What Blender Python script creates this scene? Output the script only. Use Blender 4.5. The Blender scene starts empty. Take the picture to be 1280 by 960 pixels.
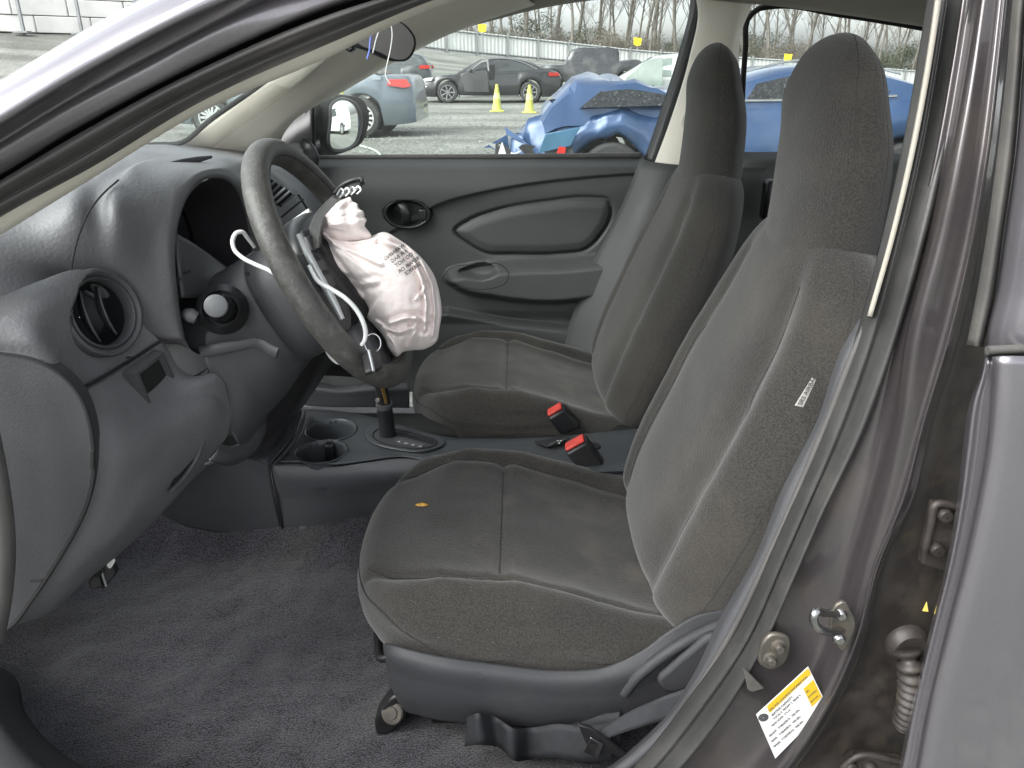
import bpy, bmesh, math, random
import numpy as np
from mathutils import Vector, Matrix, noise as mnoise

random.seed(7)
scene = bpy.context.scene
col = scene.collection
R = math.radians

# ------------------------------------------------------------------ camera
FPX, CX, CY, CAMH = 980.0, 640.0, 480.0, 1.25
PITCH = math.atan2(480 - 73, FPX)
YAW = math.atan((648 - 640) / FPX * math.cos(PITCH))
cam_d = bpy.data.cameras.new('camera')
cam_d.sensor_fit = 'HORIZONTAL'; cam_d.sensor_width = 36.0
cam_d.lens = FPX / 1280.0 * 36.0
cam_d.clip_start = 0.02; cam_d.clip_end = 3000
cam = bpy.data.objects.new('camera', cam_d); col.objects.link(cam)
cam.location = (0, 0, CAMH)
cam.rotation_euler = (math.pi / 2 - PITCH, 0, YAW)
scene.camera = cam

# ------------------------------------------------------------------ sky, sun, exposure
SUN_EL, SUN_AZ = R(40), R(238)          # azimuth: clockwise from +Y
world = bpy.data.worlds.new('World'); scene.world = world
world.use_nodes = True
wn = world.node_tree.nodes; wl = world.node_tree.links
wn.clear()
wo = wn.new('ShaderNodeOutputWorld'); wb = wn.new('ShaderNodeBackground')
sky = wn.new('ShaderNodeTexSky'); sky.sky_type = 'NISHITA'; sky.sun_disc = False
sky.sun_elevation = SUN_EL; sky.sun_rotation = SUN_AZ
sky.dust_density = 3.0; sky.ozone_density = 1.0
hs = wn.new('ShaderNodeHueSaturation'); hs.inputs['Saturation'].default_value = 0.16
tc = wn.new('ShaderNodeTexCoord'); mp = wn.new('ShaderNodeMapping')
mp.inputs['Scale'].default_value = (1.0, 1.0, 3.2)
cn = wn.new('ShaderNodeTexNoise'); cn.inputs['Scale'].default_value = 2.6
cn.inputs['Detail'].default_value = 7; cn.inputs['Roughness'].default_value = 0.58
cr_ = wn.new('ShaderNodeValToRGB')
cr_.color_ramp.elements[0].position = 0.34; cr_.color_ramp.elements[0].color = (0.78, 0.83, 0.90, 1)
cr_.color_ramp.elements[1].position = 0.66; cr_.color_ramp.elements[1].color = (1.22, 1.22, 1.20, 1)
mm = wn.new('ShaderNodeMixRGB'); mm.blend_type = 'MULTIPLY'; mm.inputs[0].default_value = 1.0
wl.new(sky.outputs[0], hs.inputs['Color'])
wl.new(tc.outputs['Generated'], mp.inputs[0]); wl.new(mp.outputs[0], cn.inputs['Vector'])
wl.new(cn.outputs['Fac'], cr_.inputs[0])
wl.new(hs.outputs[0], mm.inputs[1]); wl.new(cr_.outputs[0], mm.inputs[2])
wl.new(mm.outputs[0], wb.inputs['Color']); wb.inputs['Strength'].default_value = 0.15
wl.new(wb.outputs[0], wo.inputs['Surface'])
sun_d = bpy.data.lights.new('sun', 'SUN'); sun_d.energy = 1.5; sun_d.angle = R(60); sun_d.color = (1.0, 0.97, 0.93)
sun = bpy.data.objects.new('sun', sun_d); col.objects.link(sun)
sd = Vector((math.sin(SUN_AZ) * math.cos(SUN_EL), math.cos(SUN_AZ) * math.cos(SUN_EL), math.sin(SUN_EL)))
sun.rotation_euler = (-sd).to_track_quat('-Z', 'Y').to_euler(); sun.location = (0, -6, 9)
vs = scene.view_settings
vs.view_transform = 'Standard'; vs.look = 'None'; vs.gamma = 1.0; vs.use_curve_mapping = False
vs.exposure = 1.55
scene.cycles.use_denoising = True
scene.cycles.max_bounces = 7; scene.cycles.diffuse_bounces = 4; scene.cycles.glossy_bounces = 3; scene.cycles.adaptive_threshold = 0.02; scene.cycles.transparent_max_bounces = 24
scene.cycles.sample_clamp_indirect = 8.0

# ------------------------------------------------------------------ projection helpers (image pixel of the 1280x960 photograph -> place in the car)
_cp, _sp, _cy, _sy = math.cos(PITCH), math.sin(PITCH), math.cos(YAW), math.sin(YAW)
def ray(px, py):
    u = (px - CX) / FPX; v = (CY - py) / FPX
    w = (u, _cp + v * _sp, -_sp + v * _cp)
    return np.array([_cy * w[0] - _sy * w[1], _sy * w[0] + _cy * w[1], w[2]])
def P(px, py, y):
    w = ray(px, py); return np.array([0, 0, CAMH]) + w * (y / w[1])
def Pz(px, py, z):
    w = ray(px, py); return np.array([0, 0, CAMH]) + w * ((z - CAMH) / w[2])
def PP(l, y=None):
    return [P(*q) if len(q) == 3 else P(q[0], q[1], y) for q in l]

# ------------------------------------------------------------------ curves and meshes
def crs(pts, n, closed=False):
    """n points on a smooth curve through pts, evenly spaced by chord length"""
    p = np.asarray(pts, float)
    if closed: p = np.vstack([p, p[:1]])
    k = len(p)
    if k == 2:
        t = np.linspace(0, 1, n)[:, None]; return p[0] * (1 - t) + p[1] * t
    seg = np.maximum(np.linalg.norm(np.diff(p, axis=0), axis=1), 1e-9)
    s = np.concatenate([[0], np.cumsum(seg)])
    m = np.zeros_like(p)
    for i in range(k):
        if closed: a, b, h0, h1 = (p[i - 1] if i else p[-2]), (p[i + 1] if i < k - 1 else p[1]), (seg[i - 1] if i else seg[-1]), (seg[i] if i < k - 1 else seg[0])
        elif i == 0: m[i] = (p[1] - p[0]) / seg[0]; continue
        elif i == k - 1: m[i] = (p[-1] - p[-2]) / seg[-1]; continue
        else: a, b, h0, h1 = p[i - 1], p[i + 1], seg[i - 1], seg[i]
        m[i] = ((p[i] - a) / h0 * h1 + (b - p[i]) / h1 * h0) / (h0 + h1)
    q = np.linspace(0, s[-1], n + 1 if closed else n)[:n]
    j = np.clip(np.searchsorted(s, q, side='right') - 1, 0, k - 2)
    h = seg[j]; t = ((q - s[j]) / h)[:, None]; h = h[:, None]
    return ((2 * t**3 - 3 * t**2 + 1) * p[j] + (t**3 - 2 * t**2 + t) * h * m[j] + (-2 * t**3 + 3 * t**2) * p[j + 1] + (t**3 - t**2) * h * m[j + 1])

WORLD = {}                                                   # object name -> world location of its origin
def put(o, parent):
    col.objects.link(o)
    if parent is not None:
        o.parent = parent
        o.matrix_parent_inverse = Matrix.Translation(-Vector(WORLD[parent.name]))
    WORLD[o.name] = (0, 0, 0)
    return o
def tag(o, label=None, cat=None, group=None, kind=None):
    for k, v in (('label', label), ('category', cat), ('group', group), ('kind', kind)):
        if v: o[k] = v
    return o
def empty(name, loc, parent=None, **kw):
    o = bpy.data.objects.new(name, None); o.empty_display_size = 0.1
    col.objects.link(o); o.location = loc
    if parent is not None:
        o.parent = parent; o.matrix_parent_inverse = Matrix.Translation(-Vector(WORLD[parent.name]))
    WORLD[o.name] = tuple(loc)
    return tag(o, **kw)
def mesh(name, v, f, m, parent=None, smooth=True, sharp=None, label=None):
    me = bpy.data.meshes.new(name)
    me.from_pydata([tuple(map(float, q)) for q in v], [], [tuple(map(int, q)) for q in f])
    me.materials.append(m)
    if smooth:
        me.polygons.foreach_set('use_smooth', [True] * len(me.polygons))
        if sharp: me.set_sharp_from_angle(angle=R(sharp))
    me.update()
    o = bpy.data.objects.new(name, me); put(o, parent)
    if label: o['label'] = label
    return o
def gridfaces(nr, nc, wrap_c=False, wrap_r=False, off=0):
    f = []
    for i in range(nr if wrap_r else nr - 1):
        for j in range(nc if wrap_c else nc - 1):
            a, b = i * nc + j, i * nc + (j + 1) % nc
            i2 = (i + 1) % nr
            f.append((off + a, off + b, off + i2 * nc + (j + 1) % nc, off + i2 * nc + j))
    return f
def patch_pts(rows, nu, nv):
    A = np.array([crs(r, nu) for r in rows])
    return np.stack([crs(A[:, j], nv) for j in range(nu)], 1)      # nv x nu x 3
def facing(v, f):
    """flip the faces so that they look at the camera"""
    v = np.asarray(v); a = v[[q[0] for q in f]]; b = v[[q[1] for q in f]]; c = v[[q[2] for q in f]]
    n = np.cross(b - a, c - a); s = np.einsum('ij,ij->i', n, np.array([0, 0, CAMH]) - a).sum()
    return f if s > 0 else [q[::-1] for q in f]
def patch(name, rows, m, parent=None, nu=40, nv=40, thick=0.004, label=None, pix=True, sharp=None):
    rows = [PP(r) if pix else r for r in rows]
    G = patch_pts(rows, nu, nv); v = G.reshape(-1, 3)
    f = facing(v, gridfaces(nv, nu))
    o = mesh(name, v, f, m, parent, True, sharp, label)
    if thick:
        s = o.modifiers.new('thick', 'SOLIDIFY'); s.thickness = thick; s.offset = -1
    return o
def frames(c, closed=False, up=None):
    c = np.asarray(c); n = len(c)
    t = np.gradient(c, axis=0) if not closed else np.roll(c, -1, 0) - np.roll(c, 1, 0)
    t /= np.maximum(np.linalg.norm(t, axis=1), 1e-12)[:, None]
    N = np.zeros_like(c)
    a = np.array(up if up is not None else ([0, 0, 1] if abs(t[0][2]) < .9 else [1, 0, 0]), float)
    for i in range(n):
        if up is not None: a = np.array(up, float)
        q = a - t[i] * a.dot(t[i]); N[i] = q / max(np.linalg.norm(q), 1e-9); a = N[i]
    return t, N, np.cross(t, N)
def tube(name, pts, r, m, parent=None, n=10, k=None, closed=False, label=None, up=None, flat=1.0, smoothpath=True, caps=True):
    """swept tube; r number or list along the path; flat scales the second axis"""
    k = k or max(8, len(pts) * 6)
    c = crs(pts, k, closed) if smoothpath else np.asarray(pts, float)
    k = len(c)
    rr = np.interp(np.linspace(0, 1, k), np.linspace(0, 1, len(np.atleast_1d(r))), np.atleast_1d(r))
    t, N, B = frames(c, closed, up)
    a = np.arange(n) / n * 2 * math.pi
    v = (c[:, None] + rr[:, None, None] * (np.cos(a)[None, :, None] * N[:, None] + flat * np.sin(a)[None, :, None] * B[:, None])).reshape(-1, 3)
    f = gridfaces(k, n, True, closed)
    f = [q[::-1] for q in f]
    if not closed and caps: f += [tuple(range(n)), tuple(range((k - 1) * n, k * n))[::-1]]
    return mesh(name, v, f, m, parent, True, 50, label)
def loft(name, rings, m, parent=None, cap=True, sharp=None, label=None, smooth=True):
    v = np.concatenate(rings); n = len(rings[0]); k = len(rings)
    f = gridfaces(k, n, True)
    if cap: f += [tuple(range(n))[::-1], tuple(range((k - 1) * n, k * n))]
    o = mesh(name, v, f, m, parent, smooth, sharp, label)
    fixn(o); return o
def fixn(o):
    bm = bmesh.new(); bm.from_mesh(o.data); bmesh.ops.recalc_face_normals(bm, faces=bm.faces); bm.to_mesh(o.data); bm.free()
def bevel(o, w=0.003, seg=2, angle=40):
    b = o.modifiers.new('bevel', 'BEVEL'); b.width = w; b.segments = seg; b.limit_method = 'ANGLE'; b.angle_limit = R(angle)
    return o
def prism(name, outline, d, m, parent=None, bev=0.0, label=None, smooth=True, seg=2):
    """closed outline (3-D points) pushed along vector d"""
    a = np.asarray(outline, float); n = len(a)
    v = np.vstack([a, a + np.asarray(d, float)])
    f = [tuple(range(n))[::-1], tuple(range(n, 2 * n))] + [(i, (i + 1) % n, n + (i + 1) % n, n + i) for i in range(n)]
    o = mesh(name, v, f, m, parent, smooth, 35, label); fixn(o)
    if bev: bevel(o, bev, seg)
    return o
def box(name, c, s, m, parent=None, bev=0.004, rot=None, label=None):
    v = np.array([[x, y, z] for x in (-.5, .5) for y in (-.5, .5) for z in (-.5, .5)]) * np.array(s)
    if rot is not None: v = v @ np.array(rot.to_3x3()).T
    v = v + np.array(c)
    f = [(0, 1, 3, 2), (4, 6, 7, 5), (0, 4, 5, 1), (2, 3, 7, 6), (0, 2, 6, 4), (1, 5, 7, 3)]
    o = mesh(name, v, f, m, parent, True, 35, label)
    if bev: bevel(o, bev)
    return o
def lathe(name, prof, c, axis, m, parent=None, n=32, label=None, sharp=40, ang=(0, 2 * math.pi)):
    """profile (radius, height) turned about axis through c"""
    ax = Vector(axis).normalized(); q = ax.to_track_quat('Z', 'Y').to_matrix()
    full = abs(ang[1] - ang[0] - 2 * math.pi) < 1e-6
    a = ang[0] + np.arange(n) / (n if full else n - 1) * (ang[1] - ang[0])
    v = np.array([[r * math.cos(t), r * math.sin(t), h] for r, h in prof for t in a]) @ np.array(q).T + np.array(c)
    f = gridfaces(len(prof), n, full)
    o = mesh(name, v, f, m, parent, True, sharp, label); fixn(o)
    return o
def join(name, objs, m, parent=None, label=None, smooth=True, sharp=40):
    """several temporary meshes become one part"""
    v, f, o0 = [], [], 0
    for o in objs:
        v += [tuple(q.co) for q in o.data.vertices]; f += [tuple(i + o0 for i in q.vertices) for q in o.data.polygons]
        o0 = len(v); me = o.data; bpy.data.objects.remove(o); bpy.data.meshes.remove(me)
    return mesh(name, v, f, m, parent, smooth, sharp, label)
def copy_tree(o, d, parent=None):
    c = o.copy(); col.objects.link(c)
    if parent is None: c.location = Vector(o.location) + Vector(d)
    else:
        mpi = o.matrix_parent_inverse.copy(); c.parent = parent; c.matrix_parent_inverse = mpi
    WORLD[c.name] = tuple(Vector(WORLD[o.name]) + Vector(d))
    for ch in [x for x in bpy.data.objects if x.parent == o]: copy_tree(ch, d, c)
    return c
def seg_dist(X, Z, poly, closed=False):
    """distance of grid points to a polyline"""
    p = np.asarray(poly, float)
    if closed: p = np.vstack([p, p[:1]])
    D = np.full(np.shape(X), 1e9)
    for a, b in zip(p[:-1], p[1:]):
        d = b - a; L = max(d.dot(d), 1e-12)
        t = np.clip(((X - a[0]) * d[0] + (Z - a[1]) * d[1]) / L, 0, 1)
        D = np.minimum(D, np.hypot(X - a[0] - t * d[0], Z - a[1] - t * d[1]))
    return D
def inside(X, Z, poly):
    p = np.asarray(poly, float); r = np.zeros(np.shape(X), bool)
    for a, b in zip(p, np.roll(p, -1, 0)):
        c = ((a[1] > Z) != (b[1] > Z)) & (X < (b[0] - a[0]) * (Z - a[1]) / (b[1] - a[1] + 1e-12) + a[0])
        r ^= c
    return r

def text_mesh(txt, size, m, mw, center=False, bold=.012):
    cu = bpy.data.curves.new('print', 'FONT'); cu.body = txt; cu.size = size; cu.offset = size * bold
    if center: cu.align_x = 'CENTER'; cu.align_y = 'CENTER'
    o = bpy.data.objects.new('print', cu); col.objects.link(o); dg = bpy.context.evaluated_depsgraph_get(); dg.update()
    me = bpy.data.meshes.new_from_object(o.evaluated_get(dg)); bpy.data.objects.remove(o); bpy.data.curves.remove(cu)
    me.materials.clear(); me.materials.append(m); me.transform(mw)
    return me
# ------------------------------------------------------------------ materials
def mat(name, base=(.5, .5, .5), rough=.5, metal=0., spec=.5, var=.15, vscale=6., bump=0., bscale=200., bdist=.001, coat=0., sheen=0., dirt=None, dscale=3., damt=.5, dpos=(.5, .75), rpos=(.3, .7),
        detail=6, wear=0., aniso=None, emis=None, speck=None):
    m = bpy.data.materials.new(name); m.use_nodes = True
    nt = m.node_tree; N = nt.nodes; L = nt.links
    b = N['Principled BSDF']
    b.inputs['Roughness'].default_value = rough; b.inputs['Metallic'].default_value = metal
    b.inputs['Specular IOR Level'].default_value = spec
    b.inputs['Coat Weight'].default_value = coat; b.inputs['Coat Roughness'].default_value = 0.06
    if sheen: b.inputs['Sheen Weight'].default_value = sheen; b.inputs['Sheen Roughness'].default_value = .5
    t = N.new('ShaderNodeTexCoord')
    n1 = N.new('ShaderNodeTexNoise'); n1.inputs['Scale'].default_value = vscale; n1.inputs['Detail'].default_value = detail
    L.new(t.outputs['Object'], n1.inputs['Vector'])
    rp = N.new('ShaderNodeValToRGB')
    lo = [max(0, c * (1 - var)) for c in base[:3]] + [1]; hi = [c * (1 + var) for c in base[:3]] + [1]
    rp.color_ramp.elements[0].position = rpos[0]; rp.color_ramp.elements[0].color = lo
    rp.color_ramp.elements[1].position = rpos[1]; rp.color_ramp.elements[1].color = hi
    L.new(n1.outputs['Fac'], rp.inputs[0]); out = rp.outputs[0]
    if dirt:
        n2 = N.new('ShaderNodeTexNoise'); n2.inputs['Scale'].default_value = dscale; n2.inputs['Detail'].default_value = 8; n2.inputs['Roughness'].default_value = .65
        L.new(t.outputs['Object'], n2.inputs['Vector'])
        r2 = N.new('ShaderNodeValToRGB'); r2.color_ramp.elements[0].position = dpos[0]; r2.color_ramp.elements[0].color = (0, 0, 0, 1)
        r2.color_ramp.elements[1].position = dpos[1]; r2.color_ramp.elements[1].color = (damt, damt, damt, 1)
        L.new(n2.outputs['Fac'], r2.inputs[0])
        mx = N.new('ShaderNodeMixRGB'); L.new(r2.outputs[0], mx.inputs[0]); L.new(out, mx.inputs[1]); mx.inputs[2].default_value = tuple(dirt) + (1,)
        out = mx.outputs[0]
        mr = N.new('ShaderNodeMath'); mr.operation = 'MULTIPLY_ADD'; L.new(r2.outputs[0], mr.inputs[0]); mr.inputs[1].default_value = .35; mr.inputs[2].default_value = rough
        L.new(mr.outputs[0], b.inputs['Roughness'])
    if speck:
        n4 = N.new('ShaderNodeTexNoise'); n4.inputs['Scale'].default_value = speck[1]; n4.inputs['Detail'].default_value = 2
        L.new(t.outputs['Object'], n4.inputs['Vector'])
        r4 = N.new('ShaderNodeValToRGB'); r4.color_ramp.elements[0].position = speck[2]; r4.color_ramp.elements[0].color = (0, 0, 0, 1)
        r4.color_ramp.elements[1].position = speck[2] + .06; r4.color_ramp.elements[1].color = (speck[3],) * 3 + (1,)
        L.new(n4.outputs['Fac'], r4.inputs[0])
        m4 = N.new('ShaderNodeMixRGB'); L.new(r4.outputs[0], m4.inputs[0]); L.new(out, m4.inputs[1]); m4.inputs[2].default_value = tuple(speck[0]) + (1,)
        out = m4.outputs[0]
    L.new(out, b.inputs['Base Color'])
    if bump:
        n3 = N.new('ShaderNodeTexNoise'); n3.inputs['Scale'].default_value = bscale; n3.inputs['Detail'].default_value = 3
        L.new(t.outputs['Object'], n3.inputs['Vector'])
        bp = N.new('ShaderNodeBump'); bp.inputs['Strength'].default_value = bump; bp.inputs['Distance'].default_value = bdist
        L.new(n3.outputs['Fac'], bp.inputs['Height']); L.new(bp.outputs[0], b.inputs['Normal'])
    if emis: b.inputs['Emission Color'].default_value = tuple(emis) + (1,); b.inputs['Emission Strength'].default_value = 1
    return m
def glass_mat(name, tint=(.90, .95, .92), haze=.055, hazecol=(.78, .84, .80), ior=1.45, rough=0.0):
    m = bpy.data.materials.new(name); m.use_nodes = True; N = m.node_tree.nodes; L = m.node_tree.links; N.clear()
    o = N.new('ShaderNodeOutputMaterial'); tr = N.new('ShaderNodeBsdfTransparent'); tr.inputs[0].default_value = tint + (1,)
    gl = N.new('ShaderNodeBsdfGlossy'); gl.inputs['Roughness'].default_value = rough
    df = N.new('ShaderNodeBsdfDiffuse'); df.inputs[0].default_value = hazecol + (1,)
    fr = N.new('ShaderNodeFresnel'); fr.inputs[0].default_value = ior
    t = N.new('ShaderNodeTexCoord'); n1 = N.new('ShaderNodeTexNoise'); n1.inputs['Scale'].default_value = 9; n1.inputs['Detail'].default_value = 8
    L.new(t.outputs['Object'], n1.inputs['Vector'])
    ml = N.new('ShaderNodeMath'); ml.operation = 'MULTIPLY'; ml.inputs[1].default_value = haze * 2; L.new(n1.outputs['Fac'], ml.inputs[0])
    a = N.new('ShaderNodeMixShader'); b = N.new('ShaderNodeMixShader')
    L.new(ml.outputs[0], a.inputs[0]); L.new(tr.outputs[0], a.inputs[1]); L.new(df.outputs[0], a.inputs[2])
    L.new(fr.outputs[0], b.inputs[0]); L.new(a.outputs[0], b.inputs[1]); L.new(gl.outputs[0], b.inputs[2])
    L.new(b.outputs[0], o.inputs['Surface'])
    return m

M = {}
M['plastic'] = mat('grained_plastic', (.062, .063, .068), .50, var=.10, vscale=4, bump=.5, bscale=360, bdist=.0009, dirt=(.10, .095, .085), dscale=5, damt=.22)
M['dash'] = mat('dash_plastic', (.118, .119, .124), .50, var=.06, vscale=3, bump=.6, bscale=240, bdist=.0014, dirt=(.19, .19, .185), dscale=6, damt=.35)
M['doorcard'] = mat('door_plastic', (.066, .069, .069), .56, var=.08, vscale=3, bump=.45, bscale=300, bdist=.0010, dirt=(.10, .10, .09), dscale=4, damt=.2)
M['console'] = mat('console_plastic', (.045, .050, .055), .42, var=.10, vscale=5, bump=.4, bscale=380, bdist=.0008, dirt=(.10, .09, .08), dscale=8, damt=.3)
M['black'] = mat('black_plastic', (.016, .016, .017), .38, var=.2, vscale=20, bump=.15, bscale=700, bdist=.0005)
M['gap'] = mat('gap_black', (.008, .008, .008), .8, var=.1)
M['fabric'] = mat('seat_fabric', (.0315, .0295, .0265), .9, var=.30, rpos=(.40, .60), vscale=420, detail=3, bump=.8, bscale=380, bdist=.0016, sheen=.25, spec=.2, dirt=(.066, .060, .050), dscale=5, damt=.6, dpos=(.45, .72))
M['seam'] = mat('seam_thread', (.022, .021, .020), .9, var=.3, vscale=300)
M['carpet'] = mat('floor_carpet', (.041, .040, .048), .95, var=.85, rpos=(.40, .60), vscale=420, detail=4, bump=1.0, bscale=420, bdist=.004, sheen=.3, spec=.1, dirt=(.070, .066, .050), dscale=4, damt=.6, speck=((.22, .21, .20), 300, .70, .6))
M['paint'] = mat('gunmetal_paint', (.205, .195, .212), .34, metal=.75, var=.05, vscale=900, detail=2, coat=1.0)
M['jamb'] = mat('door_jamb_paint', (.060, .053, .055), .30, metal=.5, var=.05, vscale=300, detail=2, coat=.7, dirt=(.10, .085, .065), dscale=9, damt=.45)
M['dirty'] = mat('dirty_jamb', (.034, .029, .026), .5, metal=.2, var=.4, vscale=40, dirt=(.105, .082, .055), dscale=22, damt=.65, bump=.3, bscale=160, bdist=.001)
M['rubber'] = mat('seal_rubber', (.075, .072, .069), .40, var=.12, vscale=15, bump=.3, bscale=800, bdist=.0005, dirt=(.13, .12, .105), dscale=8, damt=.4)
M['rubber_grey'] = mat('weathered_rubber', (.062, .060, .056), .5, var=.12, vscale=15, bump=.3, bscale=500, bdist=.0006, dirt=(.2, .18, .15), dscale=8, damt=.4)
M['beige'] = mat('beige_trim', (.74, .70, .61), .6, var=.05, vscale=5, bump=.15, bscale=900, bdist=.0005)
M['headliner'] = mat('headliner_cloth', (.30, .28, .24), .9, var=.06, vscale=8, bump=.3, bscale=600, bdist=.001)
M['glass'] = glass_mat('window_glass')
M['windscreen'] = glass_mat('windscreen_glass', (.92, .96, .94), .05)
M['chrome'] = mat('bright_metal', (.42, .42, .42), .25, metal=1.0, var=.15, vscale=40)
M['steel'] = mat('dull_steel', (.13, .12, .105), .45, metal=.7, var=.25, vscale=60, dirt=(.12, .09, .055), dscale=60, damt=.9)
M['lining'] = mat('hood_lining_plastic', (.034, .032, .036), .6, var=.1)
M['silver'] = mat('silver_trim', (.40, .41, .42), .35, metal=.6, var=.06, vscale=10)
M['wheel_rubber'] = mat('wheel_cover', (.068, .066, .061), .46, var=.18, vscale=40, bump=.7, bscale=300, bdist=.0012, dirt=(.20, .195, .185), dscale=70, damt=.5)
M['airbag'] = mat('airbag_nylon', (.80, .715, .69), .8, var=.05, vscale=6, bump=.5, bscale=420, bdist=.0008, sheen=.2)
M['white_cord'] = mat('white_vinyl', (.72, .73, .72), .45, var=.05, vscale=20)
M['red'] = mat('red_button', (.62, .055, .04), .4, var=.15, vscale=60)
M['webbing'] = mat('belt_webbing', (.017, .018, .021), .75, var=.2, vscale=80, bump=.5, bscale=900, bdist=.0008)
M['gauge'] = mat('gauge_lens', (.030, .030, .034), .25, var=.2, vscale=5)
M['print_white'] = mat('white_print', (.70, .70, .66), .6, var=.1, vscale=50)
M['print_dark'] = mat('dark_print', (.05, .05, .055), .6, var=.2, vscale=50)
M['end_panel'] = mat('end_panel_plastic', (.030, .031, .034), .62, var=.12, vscale=4, bump=.5, bscale=340, bdist=.0010, dirt=(.08, .078, .075), dscale=5, damt=.25)  # darker than the dash: the open door's shade on its end put into the colour
M['grey_knob'] = mat('grey_knob', (.14, .143, .146), .45, var=.08, vscale=30)
M['cushion'] = mat('stained_cushion_fabric', (.0315, .0295, .0265), .9, var=.30, rpos=(.40, .60), vscale=420, detail=3, bump=.8, bscale=380, bdist=.0016, sheen=.25, spec=.2, dirt=(.105, .088, .066), dscale=7.0, damt=.75, dpos=(.46, .70), speck=((.30, .28, .25), 260, .735, .7))
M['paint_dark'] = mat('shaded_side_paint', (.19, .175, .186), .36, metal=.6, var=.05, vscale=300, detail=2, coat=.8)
M['rubber_dark'] = mat('dark_seal_rubber', (.030, .030, .029), .42, var=.15, vscale=15, bump=.4, bscale=400, bdist=.0008, dirt=(.07, .066, .058), dscale=9, damt=.5)
M['bright_strip'] = mat('bright_spoke_strip', (.62, .63, .63), .35, metal=.4, var=.05)
# the dusty stains lie on the top of the cushion only
_nt = M['cushion'].node_tree
_tc = [n for n in _nt.nodes if n.type == 'TEX_COORD'][0]
_mx = [n for n in _nt.nodes if n.type == 'MIX_RGB' and abs(n.inputs[2].default_value[0] - .105) < 1e-4][0]
_src = _mx.inputs[0].links[0].from_socket
_vd = _nt.nodes.new('ShaderNodeVectorMath'); _vd.operation = 'DISTANCE'; _vd.inputs[1].default_value = (.10, 1.16, .53)
_nt.links.new(_tc.outputs['Object'], _vd.inputs[0])
_mr = _nt.nodes.new('ShaderNodeMapRange'); _mr.inputs[1].default_value = .13; _mr.inputs[2].default_value = .30; _mr.inputs[3].default_value = 1.0; _mr.inputs[4].default_value = .12
_nt.links.new(_vd.outputs['Value'], _mr.inputs[0])
_mu = _nt.nodes.new('ShaderNodeMath'); _mu.operation = 'MULTIPLY'; _nt.links.new(_src, _mu.inputs[0]); _nt.links.new(_mr.outputs[0], _mu.inputs[1]); _nt.links.new(_mu.outputs[0], _mx.inputs[0])
# ================================================================== the car and its seats
car = empty('sedan', (0.0, 1.45, 0.0), label='dark grey sedan with its front door open, seen into the cabin', cat='car')

SEAT_Y, SEAT_DY = 1.12, 0.70
def fold(o):     # light subdivision of a fabric mesh
    return o
seat = empty('front_seat', (0.05, SEAT_Y, 0.30), car, label='driver seat in dusty charcoal fabric, nearest the open door')

# ---- cushion: closed surface, u around the side profile, v across the width
def cushion_point(u, s):
    """u in 0..1 along the top from the front underside over the nose to the rear; s in -1..1 across"""
    return None
HW = 0.268
ZX = np.array([(-.265, .500), (-.22, .538), (-.15, .556), (-.03, .546), (.075, .514), (.165, .484), (.30, .452)])
def cush_profile(s):
    """side profile (x, z) at lateral position s (-1 near .. 1 far): along the top from the rear, round the nose, back along the bottom"""
    e = abs(s)
    sh = max(0.0, 1 - e ** 2.5) ** 0.5                      # plan shape of the nose
    side = max(0.0, 1 - e ** 6.0) ** 0.5                    # rounding at the sides
    xf = -0.260 + 0.21 * (1 - sh)
    bol = 0.034 * math.exp(-((e - .80) / .17) ** 2)
    zb = 0.425 + .03 * (1 - side)
    top = []; xr = 0.28
    for k in range(41):
        t = k / 40.0
        x = xr + (xf + .045 - xr) * t
        xq = -.265 + (x - xf) / (xr - xf) * (xr + .265)
        z = np.interp(xq, ZX[:, 0], ZX[:, 1]) + bol * (1 - .25 * t)
        top.append((x, zb + .02 + (z - zb - .02) * side))
    z0 = top[-1][1]; h = z0 - zb
    nose = []
    for k in range(1, 17):
        a = k / 16 * math.pi * .94
        nose.append((xf + .045 - .045 * math.sin(a) ** .8, zb + h * (0.5 + 0.5 * math.cos(a))))
    bot = [(xf + .055 + (xr - xf - .055) * k / 10, zb) for k in range(1, 11)]
    return np.array(top + nose + bot)
def build_cushion():
    ss = np.sin(np.linspace(-1, 1, 97) * math.pi / 2 * .985); ss /= abs(ss[0]); ss *= .995
    rings = []
    for s in ss:
        p = cush_profile(s)
        rings.append(np.stack([p[:, 0], np.full(len(p), SEAT_Y + s * HW), p[:, 1]], 1))
    return rings
rings = build_cushion()
CUSH = np.array(rings)                                      # ns x np x 3
# seams pressed into the cover: across the middle, along both bolsters, round the skirt
def groove(V, lines, w=.006, d=.006):
    X, Y = V[..., 0], V[..., 1]
    top = V[..., 2] > .455
    for l in lines:
        D = seg_dist(X, Y, l)
        V[..., 2] -= np.where(top, d * np.exp(-(D / w) ** 2), 0)
def puff(V):
    for i in range(V.shape[0]):
        for j in range(V.shape[1]):
            q = V[i, j]
            n = mnoise.noise(Vector((q[0] * 9, q[1] * 9, q[2] * 9))) * .0035 + mnoise.noise(Vector((q[0] * 30, q[1] * 22, q[2] * 30))) * .0012
            V[i, j, 2] += n
            if q[2] < .53:
                V[i, j, 1] += mnoise.noise(Vector((q[0] * 9, q[1] * 3, q[2] * 55))) * .005 + mnoise.noise(Vector((q[0] * 5 + q[2] * 12, 2, q[2] * 90))) * .003
puff(CUSH)
yb = HW * .67
cline = [(-0.026, SEAT_Y - yb), (-0.026, SEAT_Y + yb)]
b1 = crs([(-.225, SEAT_Y - yb * .75), (-.13, SEAT_Y - yb * .98), (-.026, SEAT_Y - yb), (.10, SEAT_Y - yb * 1.0), (.27, SEAT_Y - yb * .98)], 20)
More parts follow.
